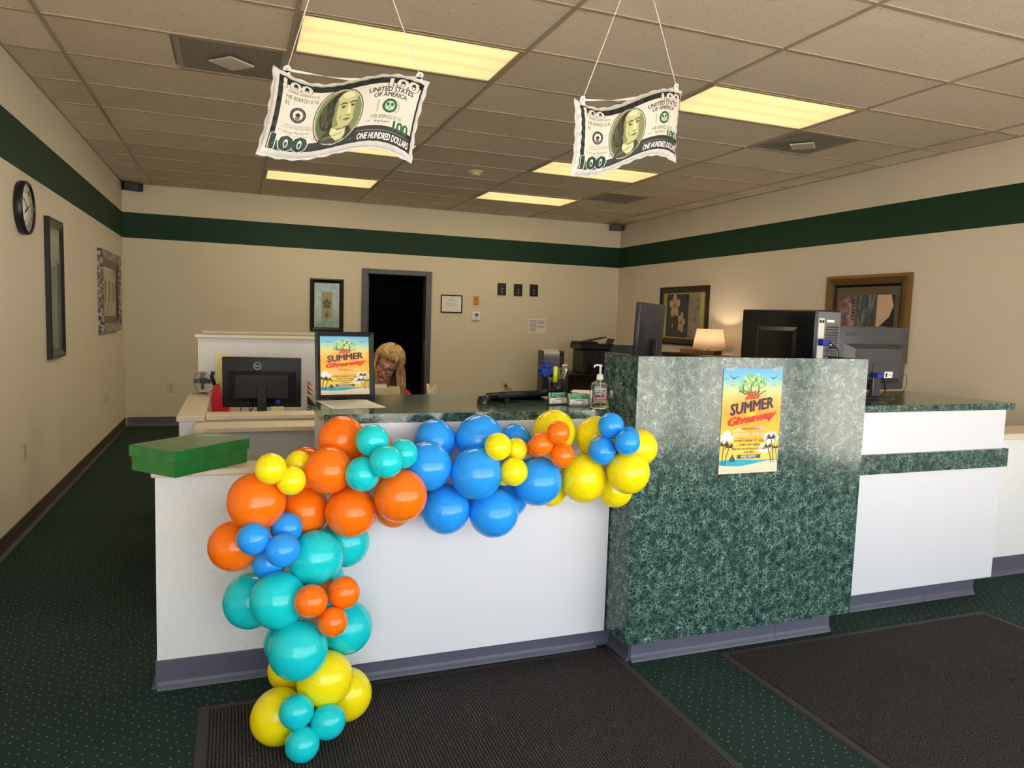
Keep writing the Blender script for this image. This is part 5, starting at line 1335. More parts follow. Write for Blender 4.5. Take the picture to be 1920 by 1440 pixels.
# rear: steel plate, ports, fan grille, slots
bx('rear_plate', (-W_+0.006, -D_-0.003, 0.02), (W_-0.006, -D_+0.001, Z_-0.008), mat('rear_plate_grey', (104, 104, 106), 0.5, 0.1, var=0.05), t)
bx('port_shield', (-W_+0.012, -D_-0.006, 0.155), (-W_+0.058, -D_-0.0031, 0.425), mat('port_shield_steel', (206, 204, 194), 0.4, 0.0, var=0.04), t)
for k in range(2): MB().cyl((-W_+0.023+k*0.022, -D_-0.009, 0.408), (-W_+0.023+k*0.022, -D_-0.005, 0.408), 0.008, None, 14).obj('round_port', M_BLACK, t)
bx('video_plug', (-W_+0.012, -D_-0.040, 0.285), (-W_+0.062, -D_-0.006, 0.32), mat('blue_plug', (24, 44, 150)), t, 0.003)
bx('port_block', (-W_+0.014, -D_-0.010, 0.165), (-W_+0.055, -D_-0.006, 0.18), M_BLACK, t)
mb = MB(); hexr = 0.0062
for i in range(14):
    for j in range(8):
        cx = -0.018+j*0.0128+(0.0064 if i % 2 else 0); cz = 0.205+i*0.0135
        if cx > W_-0.014: continue
        mb.lathe([(hexr*0.82, 0), (hexr*0.82, 0.0012)], 6, 0, Matrix.Translation((cx, -D_-0.0032, cz)) @ Matrix.Rotation(rad(90), 4, 'X'), False)
o = mb.obj('fan_perforation', M_BLACK, t); o['kind'] = 'stuff'
bx('spec_label', (-0.02, -D_-0.0045, 0.405), (0.04, -D_-0.0031, 0.418), M_PAPER, t)
MB().lathe([(0.022, 0), (0.022, 0.003), (0.0, 0.003)], 20, 0, Matrix.Translation((0.034, -D_-0.0046, 0.292)) @ Matrix.Rotation(rad(90), 4, 'X')).obj('fan_hub', M_METAL, t)
for k in range(4):
    sl = bx('slot_cover', (-W_+0.014, -D_-0.0055, 0.052+k*0.024), (0.02, -D_-0.0031, 0.070+k*0.024), M_STEEL_D, t)
mb = MB()
for k in range(4):
    for j in range(9): mb.box((-W_+0.018+j*0.011, -D_-0.0062, 0.056+k*0.024), (-W_+0.025+j*0.011, -D_-0.0056, 0.066+k*0.024))
o = mb.obj('slot_perforation', M_BLACK, t); o['kind'] = 'stuff'
MB().tube([(-0.04, -D_-0.04, 0.305), (-0.005, -D_-0.07, 0.27), (0.03, -D_-0.06, 0.20), (0.03, -D_-0.05, 0.12), (0.0, -D_-0.05, 0.07)], 0.004, 8).obj('cable', M_BLACK, t)
MB().tube([(-0.06, -D_-0.01, 0.18), (-0.03, -D_-0.04, 0.16), (-0.015, -D_-0.05, 0.10), (-0.03, -D_-0.03, 0.03)], 0.003, 8).obj('cable', mat('grey_cable', (150, 150, 150), 0.5), t)
for k in range(3): MB().tube([(-0.05+k*0.01, -D_-0.01, 0.172), (0.0+k*0.012, -D_-0.05, 0.168-k*0.01), (0.02+k*0.01, -D_-0.055, 0.11), (0.01, -D_-0.04, 0.02)], 0.0028, 6).obj('cable', M_BLACK, t)
for sx in (-0.07, 0.07):
    for sy in (-0.18, 0.18): bx('foot', (sx-0.012, sy-0.012, 0), (sx+0.012, sy+0.012, 0.013), M_DARK, t)
mb = MB()
for k in range(16): mb.box((-W_-0.0052, D_-0.014, 0.03+k*0.013), (-W_-0.0040, D_-0.006, 0.036+k*0.013))
o = mb.obj('vent_slits', M_DARK, t); o['kind'] = 'stuff'

# ------------------------------------------------------------------ far corner: credenza, lamp, basket, printer table, printer, rack, chair
M_WALN = wood_mat('dark_walnut', (52, 32, 22), (34, 20, 14), (2, 10, 10))
t = thing('credenza', 'dark cabinet against the right wall under the lit table lamp', 'cabinet', (6.13, 3.42, 0))
lb('body', (5.90, 2.95, 0.06), (6.37, 3.95, 1.085), M_WALN, t, 0.003); lb('top', (5.885, 2.93, 1.085), (6.385, 3.97, 1.105), M_WALN, t, 0.003); lb('plinth', (5.93, 2.97, 0), (6.36, 3.93, 0.06), M_BLACK, t)
for y in (2.97, 3.46):
    d = lb('door', (5.888, y, 0.09), (5.900, y+0.47, 1.06), M_WALN, t, 0.003)
    MB().ball((5.878-t.location.x, y+(0.43 if y < 3 else 0.04)-t.location.y, 0.62), 0.012, 12, 8).obj('knob', M_METAL, d)
M_RAT = wood_mat('woven_rattan', (190, 140, 80), (110, 70, 36), (20, 20, 6), 0.6)
t = thing('rattan_basket', 'low woven rattan tray under the lit table lamp', 'basket', (6.10, 3.42, 1.106), rad(-60))
bx('base', (-0.205, -0.11, 0), (0.205, 0.11, 0.012), M_RAT, t, 0.004)
mb = MB()
for s in (-1, 1):
    mb.box((-0.21, s*0.108-0.008, 0.010), (0.21, s*0.108+0.008, 0.052)); mb.box((s*0.205-0.008, -0.10, 0.010), (s*0.205+0.008, 0.10, 0.052))
mb.obj('side_wall', mat('rattan_core', (60, 38, 22), 0.8, var=0.2), t)
for i in range(18):
    for s in (-1, 1): bx('weave_strip', (-0.205+i*0.0235, s*0.118-0.005, 0.012), (-0.19+i*0.0235, s*0.118+0.005, 0.048), M_RAT, t, 0.003)
MB().tube([(-0.215, -0.12, 0.054), (0.215, -0.12, 0.054), (0.215, 0.12, 0.054), (-0.215, 0.12, 0.054), (-0.215, -0.12, 0.054)], 0.008, 8).obj('rim', M_RAT, t)
t = thing('table_lamp', 'lit table lamp with peach fabric shade against the right wall', 'lamp', (6.125, 3.30, 1.119))
M_SHADE = bpy.data.materials.new('linen_lamp_shade'); nt, N, L, p = nodes_of(M_SHADE)
tc = N.new('ShaderNodeTexCoord'); cc = mix_n(N, L, noise_n(N, L, tc.outputs['Object'], 60, 3), lin((226, 206, 186)), lin((240, 224, 206)))
L.new(cc, p.inputs['Base Color']); p.inputs['Roughness'].default_value = 0.8
tl = N.new('ShaderNodeBsdfTranslucent'); L.new(cc, tl.inputs['Color']); mxs = N.new('ShaderNodeMixShader'); mxs.inputs[0].default_value = 0.55
L.new(p.outputs[0], mxs.inputs[1]); L.new(tl.outputs[0], mxs.inputs[2]); L.new(mxs.outputs[0], N['Material Output'].inputs['Surface'])
MB().lathe([(0.188, 0.066), (0.150, 0.290), (0.1485, 0.290), (0.1865, 0.066), (0.188, 0.066)], 40, caps=False).obj('shade', M_SHADE, t)
MB().lathe([(0.075, 0.0), (0.075, 0.008), (0.02, 0.018), (0.012, 0.030), (0.018, 0.05), (0.010, 0.07), (0.010, 0.13), (0.0, 0.13)], 28).obj('base', mat('copper_base', (176, 110, 70), 0.3, 0.6, var=0.05), t)
mb = MB()
for k in range(3): a = 2*PI*k/3; mb.tube([(0, 0, 0.262), (0.152*math.cos(a), 0.152*math.sin(a), 0.284)], 0.002, 6)
mb.obj('shade_spider', M_METAL, t)
MB().ball((0, 0, 0.165), (0.026, 0.026, 0.034), 16, 10).obj('bulb', mat('bulb_glass', (255, 236, 200), 0.3, emit=(255, 220, 160), estr=6.0, var=0.001), t)
ld = bpy.data.lights.new('lamp_bulb_light', 'POINT'); ld.energy = 5.5; ld.color = (1.0, 0.80, 0.55); ld.shadow_soft_size = 0.03
link('lamp_bulb_light', ld, t, (0, 0, 0.21))

t = thing('printer_table', 'dark wooden table under the black printer in the back corner', 'table', (5.55, 5.50, 0))
lb('top', (5.19, 5.10, 0.695), (6.25, 5.95, 0.728), M_WALN, t, 0.004); lb('apron', (5.25, 5.14, 0.61), (6.19, 5.16, 0.694), M_WALN, t)
for x in (5.21, 6.16):
    for y in (5.13, 5.87): lb('leg', (x, y, 0), (x+0.05, y+0.05, 0.695), M_WALN, t)
lb('drawer_unit', (5.45, 5.18, 0.08), (5.85, 5.80, 0.60), mat('dark_brown_cabinet', (50, 40, 34), 0.5, var=0.05), t)
t = thing('printer', 'black multifunction printer with raised paper feeder in the back corner', 'printer', (5.70, 5.40, 0.729), rad(-4))
bx('body', (-0.24, -0.20, 0.0), (0.25, 0.20, 0.33), M_DARK, t, 0.012); bx('paper_drawer', (-0.19, -0.207, 0.02), (0.21, -0.199, 0.12), M_BLACK, t, 0.004); bx('drawer_grip', (0.0, -0.210, 0.105), (0.06, -0.2055, 0.115), M_STEEL_D, t)
bx('control_panel', (-0.02, -0.212, 0.235), (0.235, -0.199, 0.30), M_BLACK, t, 0.004)
for k in range(3): bx('panel_button', (0.02+k*0.05, -0.2135, 0.25), (0.05+k*0.05, -0.2115, 0.275), M_STEEL_D, t)
bx('scanner', (-0.29, -0.21, 0.335), (0.24, 0.20, 0.415), M_BLACK, t, 0.012); bx('feeder', (-0.285, -0.10, 0.416), (0.02, 0.18, 0.445), M_DARK, t, 0.010)
mb = MB(); mb.box((-0.16, -0.09, 0), (0.16, 0.09, 0.012), 0, 0.003, Matrix.Translation((0.02, 0.04, 0.470)) @ Matrix.Rotation(rad(-12), 4, 'Y')); mb.obj('feed_tray', M_BLACK, t)
mb = MB(); mb.box((-0.02, -0.10, 0), (0.0, 0.10, 0.085), 0, 0.003, Matrix.Translation((0.255, 0.04, 0.405)) @ Matrix.Rotation(rad(24), 4, 'Y')); mb.obj('output_stop', M_BLACK, t)
t = thing('file_rack', 'black wire mesh file stand holding folders left of the printer', 'file rack', (4.995, 5.30, 0.0), rad(-8))
for s in (-1, 1): bx('side', (s*0.145-0.005, -0.13, 0), (s*0.145+0.005, 0.13, 1.04), M_BLACK, t)
bx('shelf_plate', (-0.14, -0.13, 0.727), (0.14, 0.13, 0.733), M_BLACK, t); bx('shelf_plate', (-0.14, -0.13, 0.06), (0.14, 0.13, 0.066), M_BLACK, t); bx('back_plate', (-0.14, 0.124, 0.06), (0.14, 0.13, 1.0), M_DARK, t)
mb = MB()
for k in range(24): mb.box((-0.138+k*0.012, -0.128, 0.735), (-0.134+k*0.012, -0.125, 0.97))
for k in range(10): mb.box((-0.139, -0.127, 0.75+k*0.024), (0.139, -0.124, 0.754+k*0.024))
o = mb.obj('mesh_front', M_STEEL_D, t); o['kind'] = 'stuff'
for k, (c, hh) in enumerate((((236, 220, 180), 0.325), ((214, 206, 196), 0.318), ((150, 156, 190), 0.285), ((226, 222, 214), 0.30), ((170, 172, 190), 0.27))):
    bx('folder', (-0.125+0.004*k, 0.06-k*0.035, 0.735), (0.125-0.006*k, 0.066-k*0.035, 0.729+hh), mat('folder_%d' % k, c, 0.8, var=0.03), t)
def chair(label, loc, rz):
    t = thing('office_chair', label, 'chair', loc, rz)
    bx('seat', (-0.24, -0.24, 0.42), (0.24, 0.24, 0.50), M_BLACK, t, 0.03, None, None, 2)
    MB().prism([(x_, 0.885+z_) for x_, z_ in rr_sec(0.225, 0.295, 0.10, 8)], 0.245, 0.300).obj('backrest', M_BLACK, t)
    MB().tube([(0, 0.10, 0.43), (0, 0.29, 0.45), (0, 0.33, 0.60), (0, 0.32, 0.80)], 0.018, 8).obj('back_support', M_DARK, t)
    MB().cyl((0, 0, 0.09), (0, 0, 0.42), 0.025).obj('gas_lift', M_DARK, t)
    for k in range(5):
        a = 2*PI*k/5; s = MB(); s.tube([(0, 0, 0.10), (0.27*math.cos(a), 0.27*math.sin(a), 0.065)], 0.018, 8); o = s.obj('base_arm', M_BLACK, t)
        MB().cyl((0.27*math.cos(a)-0.02, 0.27*math.sin(a), 0.028), (0.27*math.cos(a)+0.02, 0.27*math.sin(a), 0.028), 0.027, None, 14).obj('caster', M_BLACK, o)
    for s in (-1, 1): MB().tube([(s*0.22, 0.1, 0.44), (s*0.29, 0.1, 0.46), (s*0.29, 0.1, 0.64), (s*0.29, -0.12, 0.66)], 0.014, 8).obj('armrest', M_BLACK, t)
    return t
chair('black chair back showing between the printer and the slim monitor', (5.32, 3.72, 0), rad(-25))
# ------------------------------------------------------------------ framed things on the walls
def wall_thing(name, label, cat, wall, along, z, group=None):
    if wall == 'back': loc, rz = (along, YB, z), 0
    elif wall == 'left': loc, rz = (XL, along, z), rad(90)
    else: loc, rz = (XR, along, z), rad(-90)
    return thing(name, label, cat, loc, rz, group)
M_FR_BLK = mat('black_lacquer_frame', (18, 16, 15), 0.3, var=0.08, vscale=20)
M_FR_BRN = mat('dark_brown_frame', (46, 30, 22), 0.3, var=0.15, vscale=14)
M_FR_GOLD = mat('antique_gold_frame', (120, 90, 48), 0.42, 0.4, var=0.25, vscale=40, bump=0.3, bscale=80)
def art(name, stops, scale, rough=0.22, dist=1.0, stretch=(1, 1, 1)):
    m = bpy.data.materials.new(name); nt, N, L, p = nodes_of(m)
    tc = N.new('ShaderNodeTexCoord'); mp = N.new('ShaderNodeMapping'); mp.inputs['Scale'].default_value = stretch; L.new(tc.outputs['Object'], mp.inputs['Vector'])
    L.new(ramp(N, L, noise_n(N, L, mp.outputs['Vector'], scale, 5, dist), stops), p.inputs['Base Color']); p.inputs['Roughness'].default_value = rough
    return m
def flower(P, cx, cz, r, petals, m, mc, layer, a0=0.0, sq=0.8):
    for k in range(petals):
        a = a0+2*PI*k/petals; tip = (cx+r*sq*math.cos(a), cz+r*math.sin(a)); pn = a+PI/2
        pts = []
        for q in range(13):
            f = q/12; w = 0.34*r*math.sin(PI*f**1.5)**0.8 if 0 < f < 1 else 0.0
            pts.append((f, w))
        L_ = [(cx+f*r*sq*math.cos(a)-w*math.cos(pn)*sq, cz+f*r*math.sin(a)-w*math.sin(pn)) for f, w in pts]+[(cx+f*r*sq*math.cos(a)+w*math.cos(pn)*sq, cz+f*r*math.sin(a)+w*math.sin(pn)) for f, w in reversed(pts[1:-1])]
        P.poly(L_, m, layer)
    P.disc(cx, cz, r*0.13, r*0.16, mc, layer+1, 10)
M_FR_SILV = art('mottled_silver_frame', [(0.38, (52, 40, 34)), (0.50, (120, 104, 94)), (0.60, (196, 186, 176))], 34, 0.35, 0.5)
# wall clock (left wall)
t = wall_thing('wall_clock', 'round black rimmed wall clock high on the left wall', 'clock', 'left', 1.555, 2.045)
RX = Matrix.Rotation(rad(90), 4, 'X')
MB().lathe([(0.160, 0.0), (0.166, 0.012), (0.166, 0.042), (0.158, 0.050), (0.149, 0.047), (0.148, 0.036)], 48, 0, RX, True, False).obj('rim', M_BLACK, t)
MB().lathe([(0.150, 0.004), (0.1485, 0.036), (0.0, 0.036)], 48, 0, RX).obj('dial', M_PAPER, t)
P = PRINT(lambda u, v, k: Vector((u, -0.0362-0.00002*k, v)))
for h in range(1, 13):
    a = rad(90-30*h); P.text(str(h), 0.112*math.cos(a)-0.014, 0.112*math.cos(a)+0.014, 0.112*math.sin(a)-0.016, 0.112*math.sin(a)+0.016, M_INK, 1, bold=0.02)
for k in range(60):
    a = rad(6*k); r0 = 0.134 if k % 5 else 0.130; P.line([(r0*math.cos(a), r0*math.sin(a)), (0.141*math.cos(a), 0.141*math.sin(a))], 0.002, M_INK, 1)
P.obj('numerals', t)
for nm, ang, ln, w in (('hour_hand', 208, 0.07, 0.009), ('minute_hand', 150, 0.105, 0.006), ('second_hand', 20, 0.115, 0.002)):
    a = rad(ang); MB().box((-0.015, -0.0010, -w/2), (ln, 0.0010, w/2), 0, 0, Matrix.Translation((0, -0.041, 0)) @ Matrix.Rotation(-a, 4, 'Y')).obj(nm, M_INK, t)
MB().lathe([(0.148, 0.0450), (0.0, 0.0456)], 40, 0, RX, True, False).obj('cover_glass', M_GLASS, t)
# tall narrow picture (left wall)
t = wall_thing('tall_picture', 'tall narrow black framed picture on the left wall below the clock', 'picture', 'left', 2.385, 1.060)
rails(t, 0.235, 1.01, 0.062, 0.035, M_FR_BLK)
m = bpy.data.materials.new('misty_landscape_print'); nt, N, L, p = nodes_of(m); tc = N.new('ShaderNodeTexCoord'); sp = N.new('ShaderNodeSeparateXYZ'); L.new(tc.outputs['Generated'], sp.inputs[0])
zz = math_n(N, L, 'ADD', sp.outputs['Z'], math_n(N, L, 'MULTIPLY', math_n(N, L, 'SUBTRACT', noise_n(N, L, tc.outputs['Object'], 7, 4), 0.5), 0.25))
L.new(ramp(N, L, zz, [(0.0, (70, 84, 84)), (0.35, (96, 112, 110)), (0.68, (84, 98, 94)), (0.74, (150, 156, 140)), (1.0, (176, 176, 158))]), p.inputs['Base Color']); p.inputs['Roughness'].default_value = 0.12
bx('print', (-0.175, -0.012, 0.060), (0.175, -0.002, 0.95), m, t)
P = PRINT(lambda u, v, k: Vector((u, -0.0123-0.0002*k, v)))
P.line([(-0.02, 0.62), (-0.03, 0.86)], 0.008, INK('tree_dark', (70, 78, 70)), 1)
for k in range(9): P.line([(-0.026, 0.70+k*0.018), (-0.026+0.05*math.cos(k*2.1), 0.73+k*0.02)], 0.004, INK('tree_dark', (70, 78, 70)), 1)
P.obj('tree_print', t)
# wide ornate picture (left wall, near the corner)
t = wall_thing('ornate_picture', 'mottled silver framed picture on the left wall nearest the back corner', 'picture', 'left', 4.885, 1.190)
rails(t, 0.62, 0.825, 0.085, 0.05, M_FR_SILV); 
rails(t, 0.535, 0.655, 0.075, 0.030, M_FR_BRN, 0.085, 0.5, 'inner_rail')
bx('print', (-0.465, -0.012, 0.155), (0.465, -0.002, 0.67), art('still_life_print', [(0.3, (120, 104, 80)), (0.5, (190, 176, 140)), (0.7, (150, 132, 96))], 4.0), t)
P = PRINT(lambda u, v, k: Vector((u, -0.0123-0.0003*k, v)))
for k in range(3): P.rect(-0.35+k*0.26, 0.22, -0.17+k*0.26, 0.60, INK('still_panel', (206, 196, 164)), 1); P.rect(-0.29+k*0.26, 0.30, -0.23+k*0.26, 0.52, INK('still_vase', (120, 96, 64)), 2)
P.obj('panels_print', t)
# framed botanical (back wall)
t = wall_thing('botanical_picture', 'black framed pale green botanical print left of the dark doorway', 'picture', 'back', 2.062, 1.215)
rails(t, 0.215, 0.69, 0.055, 0.03, M_FR_BLK)
bx('print', (-0.162, -0.010, 0.053), (0.162, -0.002, 0.637), art('pale_green_print', [(0.25, (120, 150, 134)), (0.5, (156, 178, 162)), (0.75, (176, 190, 172))], 9.0, 0.12), t)
P = PRINT(lambda u, v, k: Vector((u, -0.0103-0.0003*k, v)))
tan = INK('botanical_tan', (186, 178, 140)); olive = INK('botanical_olive', (96, 112, 88)); pale = INK('botanical_pale', (214, 216, 204))
P.rect(-0.160, 0.055, -0.154, 0.635, pale, 1); P.rect(0.154, 0.055, 0.160, 0.635, pale, 1); P.rect(-0.154, 0.629, 0.154, 0.635, pale, 1); P.rect(-0.154, 0.055, 0.154, 0.061, pale, 1)
P.rect(-0.070, 0.165, 0.070, 0.52, tan, 1); flower(P, 0.0, 0.36, 0.07, 5, olive, tan, 2, 0.3); flower(P, 0.0, 0.21, 0.04, 5, olive, tan, 2, 1.0); P.line([(0, 0.30), (0.01, 0.24)], 0.006, olive, 2)
P.obj('leaf_print', t)
# certificate
t = wall_thing('framed_certificate', 'small framed certificate right of the dark doorway', 'certificate', 'back', 3.766, 1.515)
rails(t, 0.155, 0.248, 0.014, 0.016, M_FR_BLK)
bx('sheet', (-0.143, -0.006, 0.012), (0.143, -0.002, 0.236), M_PAPER, t)
P = PRINT(lambda u, v, k: Vector((-0.143+u*0.286, -0.0063-0.0003*k, 0.012+v*0.224)))
P.disc(0.5, 0.86, 0.03, 0.04, M_GREYINK, 1, 14); P.rect(0.3, 0.72, 0.7, 0.75, M_GREYINK, 1)
for k in range(5): P.rect(0.22+0.03*(k % 2), 0.6-k*0.07, 0.78-0.03*(k % 2), 0.612-k*0.07, M_GREYINK, 1)
P.rect(0.15, 0.14, 0.38, 0.15, M_GREYINK, 1); P.rect(0.6, 0.14, 0.85, 0.15, M_GREYINK, 1); P.obj('print', t)
# amber wall box and thermostat
t = wall_thing('amber_wall_box', 'small amber coloured box on the back wall above the thermostat', 'wall box', 'back', 4.125, 1.640)
M_AMB = mat('amber_plastic', (206, 146, 40), 0.35, var=0.06)
bx('housing', (-0.038, -0.024, 0), (0.038, 0, 0.122), M_AMB, t, 0.006); bx('sounder_slot', (-0.018, -0.026, 0.07), (0.018, -0.0235, 0.095), mat('amber_dark', (150, 96, 20), 0.4), t, 0.002); MB().cyl((0, -0.0245, 0.04), (0, -0.028, 0.04), 0.008, None, 14).obj('test_button', mat('amber_dark', (150, 96, 20)), t)
t = wall_thing('thermostat', 'white wall thermostat with small grey display below the amber box', 'thermostat', 'back', 4.127, 1.418)
bx('housing', (-0.060, -0.026, 0), (0.060, 0, 0.120), M_WPLAS, t, 0.006); bx('display', (-0.022, -0.0275, 0.058), (0.030, -0.0255, 0.102), mat('lcd_grey', (92, 100, 92), 0.2), t)
for k in range(3): bx('button', (-0.035+k*0.026, -0.028, 0.022), (-0.020+k*0.026, -0.0255, 0.031), M_GREYINK, t, 0.001)
# three plaques
for x, z, lab in ((4.506, 1.790, 'leftmost of three small dark plaques on the back wall'), (4.756, 1.788, 'middle one of three small dark plaques on the back wall'), (5.003, 1.794, 'rightmost of three small dark plaques on the back wall')):
    t = wall_thing('award_plaque', lab, 'plaque', 'back', x, z, 'award plaques')
    bx('board', (-0.065, -0.016, 0), (0.065, 0, 0.172), mat('plaque_wood', (34, 24, 22), 0.35, var=0.15), t, 0.004)
    bx('metal_plate', (-0.052, -0.018, 0.014), (0.052, -0.0158, 0.158), mat('plaque_plate', (20, 20, 20), 0.3, 0.3), t)
    P = PRINT(lambda u, v, k: Vector((u, -0.0182-0.0003*k, v))); g = INK('plaque_gold', (128, 112, 76))
    P.rect(-0.03, 0.135, 0.03, 0.140, g, 1); P.poly([(-0.028, 0.105), (0.028, 0.105), (0.012, 0.085), (0.004, 0.062), (-0.004, 0.062), (-0.012, 0.085)], g, 1); P.disc(0, 0.045, 0.018, 0.018, g, 1, 16); P.obj('trophy_engraving', t)
# paper sheets taped to the wall
t = wall_thing('wall_schedule', 'white printed sheet taped to the back wall below the plaques', 'paper', 'back', 5.075, 1.262)
bx('sheet', (-0.138, -0.0015, 0), (0.138, 0, 0.208), M_PAPER, t)
P = PRINT(lambda u, v, k: Vector((-0.138+u*0.276, -0.0017-0.0002*k, v*0.208)))
for i in range(5):
    for j in range(9): P.rect(0.06+i*0.085, 0.12+j*0.09, 0.13+i*0.085, 0.18+j*0.09, INK('table_grey', (176, 172, 166)), 1)
for i in range(4):
    for j in range(3): P.rect(0.54+i*0.10, 0.66+j*0.09, 0.62+i*0.10, 0.72+j*0.09, INK('table_grey', (176, 172, 166)), 1)
    for j in range(2): P.rect(0.54+i*0.10, 0.38+j*0.09, 0.62+i*0.10, 0.44+j*0.09, INK('table_grey', (176, 172, 166)), 1)
P.obj('print', t)
# outlets and switches
def outlet(label, wall, along, z, switch=False):
    t = wall_thing('wall_outlet' if not switch else 'light_switch', label, 'outlet' if not switch else 'switch', wall, along, z)
    bx('cover_plate', (-0.037, -0.006, -0.060), (0.037, 0, 0.060), M_IVORY, t, 0.003)
    for s in (-1, 1):
        bx('socket', (-0.017, -0.008, s*0.026-0.016), (0.017, -0.0055, s*0.026+0.016), mat('ivory_socket', (196, 182, 134), 0.4), t, 0.002)
        bx('slot', (-0.008, -0.0085, s*0.026-0.006), (-0.006, -0.0075, s*0.026+0.006), M_BLACK, t); bx('slot', (0.006, -0.0085, s*0.026-0.006), (0.008, -0.0075, s*0.026+0.006), M_BLACK, t)
    MB().cyl((0, -0.005, 0), (0, -0.0075, 0), 0.004, None, 10).obj('screw', M_METAL, t)
    return t
outlet('ivory outlet low on the back wall near the left corner', 'back', 0.184, 0.478)
outlet('ivory outlet with black plug on the back wall left of the file rack', 'back', 4.590, 0.494)
outlet('nearest ivory outlet low on the left wall', 'left', 1.492, 0.517)
outlet('left one of a pair of ivory outlets under the ornate picture', 'left', 4.525, 0.50)
outlet('right one of a pair of ivory outlets under the ornate picture', 'left', 4.745, 0.50)
t = thing('power_cord', 'black power cord hanging from the outlet plug on the back wall', 'cord', (4.605, YB-0.012, 0.49))
bx('plug', (-0.014, -0.022, -0.012), (0.014, 0.0, 0.014), M_BLACK, t, 0.004)
MB().tube([(0.006, -0.022, 0), (0.05, -0.04, -0.04), (0.12, -0.06, -0.10), (0.30, -0.08, -0.22), (0.5, -0.08, -0.40)], 0.005, 8).obj('cable', M_BLACK, t)
MB().tube([(0.0, -0.022, -0.005), (0.015, -0.035, -0.06), (0.03, -0.04, -0.2), (0.03, -0.04, -0.45)], 0.004, 8).obj('cable', M_BLACK, t)
# flower picture (right wall)
t = wall_thing('flower_picture', 'brown framed picture of pink blossoms on the right wall above the lamp', 'picture', 'right', 4.255, 1.190)
W2 = 0.545; H2 = 0.755
rails(t, W2, H2, 0.06, 0.035, M_FR_BRN); rails(t, W2-0.06, H2-0.12, 0.022, 0.022, mat('bronze_inner_rail', (110, 86, 56), 0.35, 0.5, var=0.1), 0.06, 0.6, 'inner_rail')
bx('mat_board', (-W2+0.075, -0.008, 0.075), (W2-0.075, -0.002, H2-0.075), mat('olive_mat_board', (176, 168, 96), 0.7, var=0.03), t)
P = PRINT(lambda u, v, k: Vector((u, -0.0083-0.0003*k, v)))
slate = INK('picture_slate', (74, 76, 78)); pinkf = INK('picture_pink', (214, 170, 146)); core = INK('picture_core', (150, 96, 84)); stem = INK('picture_stem', (110, 116, 104))
P.rect(-0.39, 0.095, 0.12, H2-0.095, slate, 1); P.line([(-0.20, 0.42), (-0.24, 0.12)], 0.008, stem, 2); P.line([(-0.02, 0.24), (-0.16, 0.10)], 0.006, stem, 2)
flower(P, -0.20, 0.505, 0.165, 5, pinkf, core, 3, 0.35); flower(P, -0.035, 0.290, 0.145, 5, pinkf, core, 3, 0.1, 0.6); P.poly([(-0.255, 0.25), (-0.235, 0.28), (-0.225, 0.235), (-0.24, 0.21)], pinkf, 3)
P.rect(0.05, H2-0.19, 0.11, H2-0.11, INK('picture_dark', (48, 48, 50)), 2); P.obj('blossom_print', t)
bx('side_strip', (0.12, -0.0095, 0.095), (0.37, -0.0083, H2-0.095), art('mottled_pink_grey', [(0.35, (110, 96, 92)), (0.5, (160, 140, 130)), (0.65, (120, 126, 112))], 14.0), t)
# triptych (right wall)
t = wall_thing('triptych_picture', 'gold framed picture with three tree panels behind the grey monitor', 'picture', 'right', 1.305, 1.175)
W2 = 0.475; H2 = 0.785
rails(t, W2, H2, 0.085, 0.045, M_FR_GOLD); rails(t, W2-0.085, H2-0.17, 0.022, 0.030, M_FR_BLK, 0.085, 0.6, 'inner_rail')
bx('mat_board', (-W2+0.10, -0.008, 0.10), (W2-0.10, -0.002, H2-0.10), mat('brown_mat_board', (96, 84, 62), 0.7, var=0.03), t)
AR = [art('plum_tree_print', [(0.3, (80, 54, 62)), (0.5, (130, 100, 108)), (0.7, (176, 150, 150))], 9), art('grey_birch_print', [(0.3, (52, 58, 62)), (0.5, (84, 92, 96)), (0.7, (140, 146, 148))], 8, stretch=(3, 1, 0.6)), art('peach_moon_print', [(0.2, (196, 160, 138)), (0.6, (214, 180, 156)), (0.8, (190, 150, 136))], 3)]
for k in range(3): bx('panel_print', (-0.325+k*0.222, -0.0095, 0.17), (-0.130+k*0.222, -0.0082, H2-0.185), AR[k], t)
P = PRINT(lambda u, v, k: Vector((u, -0.0098-0.0003*k, v)))
drk = INK('silhouette', (44, 42, 48)); 
for k in range(7): P.poly([(-0.135, 0.56-k*0.03), (-0.175-0.01*(k % 2), 0.575-k*0.03), (-0.16, 0.55-k*0.03), (-0.135, 0.545-k*0.03)], drk, 1)
for x in (-0.055, 0.01, 0.05): P.line([(x, 0.20), (x+0.004, H2-0.19)], 0.006, drk, 1)
P.poly([(0.314, 0.30), (0.314, 0.60), (0.27, 0.598), (0.30, 0.50), (0.26, 0.40), (0.15, 0.31), (0.12, 0.30)], drk, 1); P.poly([(0.12, 0.285), (0.13, 0.31), (0.2, 0.318), (0.25, 0.30), (0.25, 0.285)], INK('roof_grey', (150, 146, 148)), 2); P.obj('silhouette_print', t)

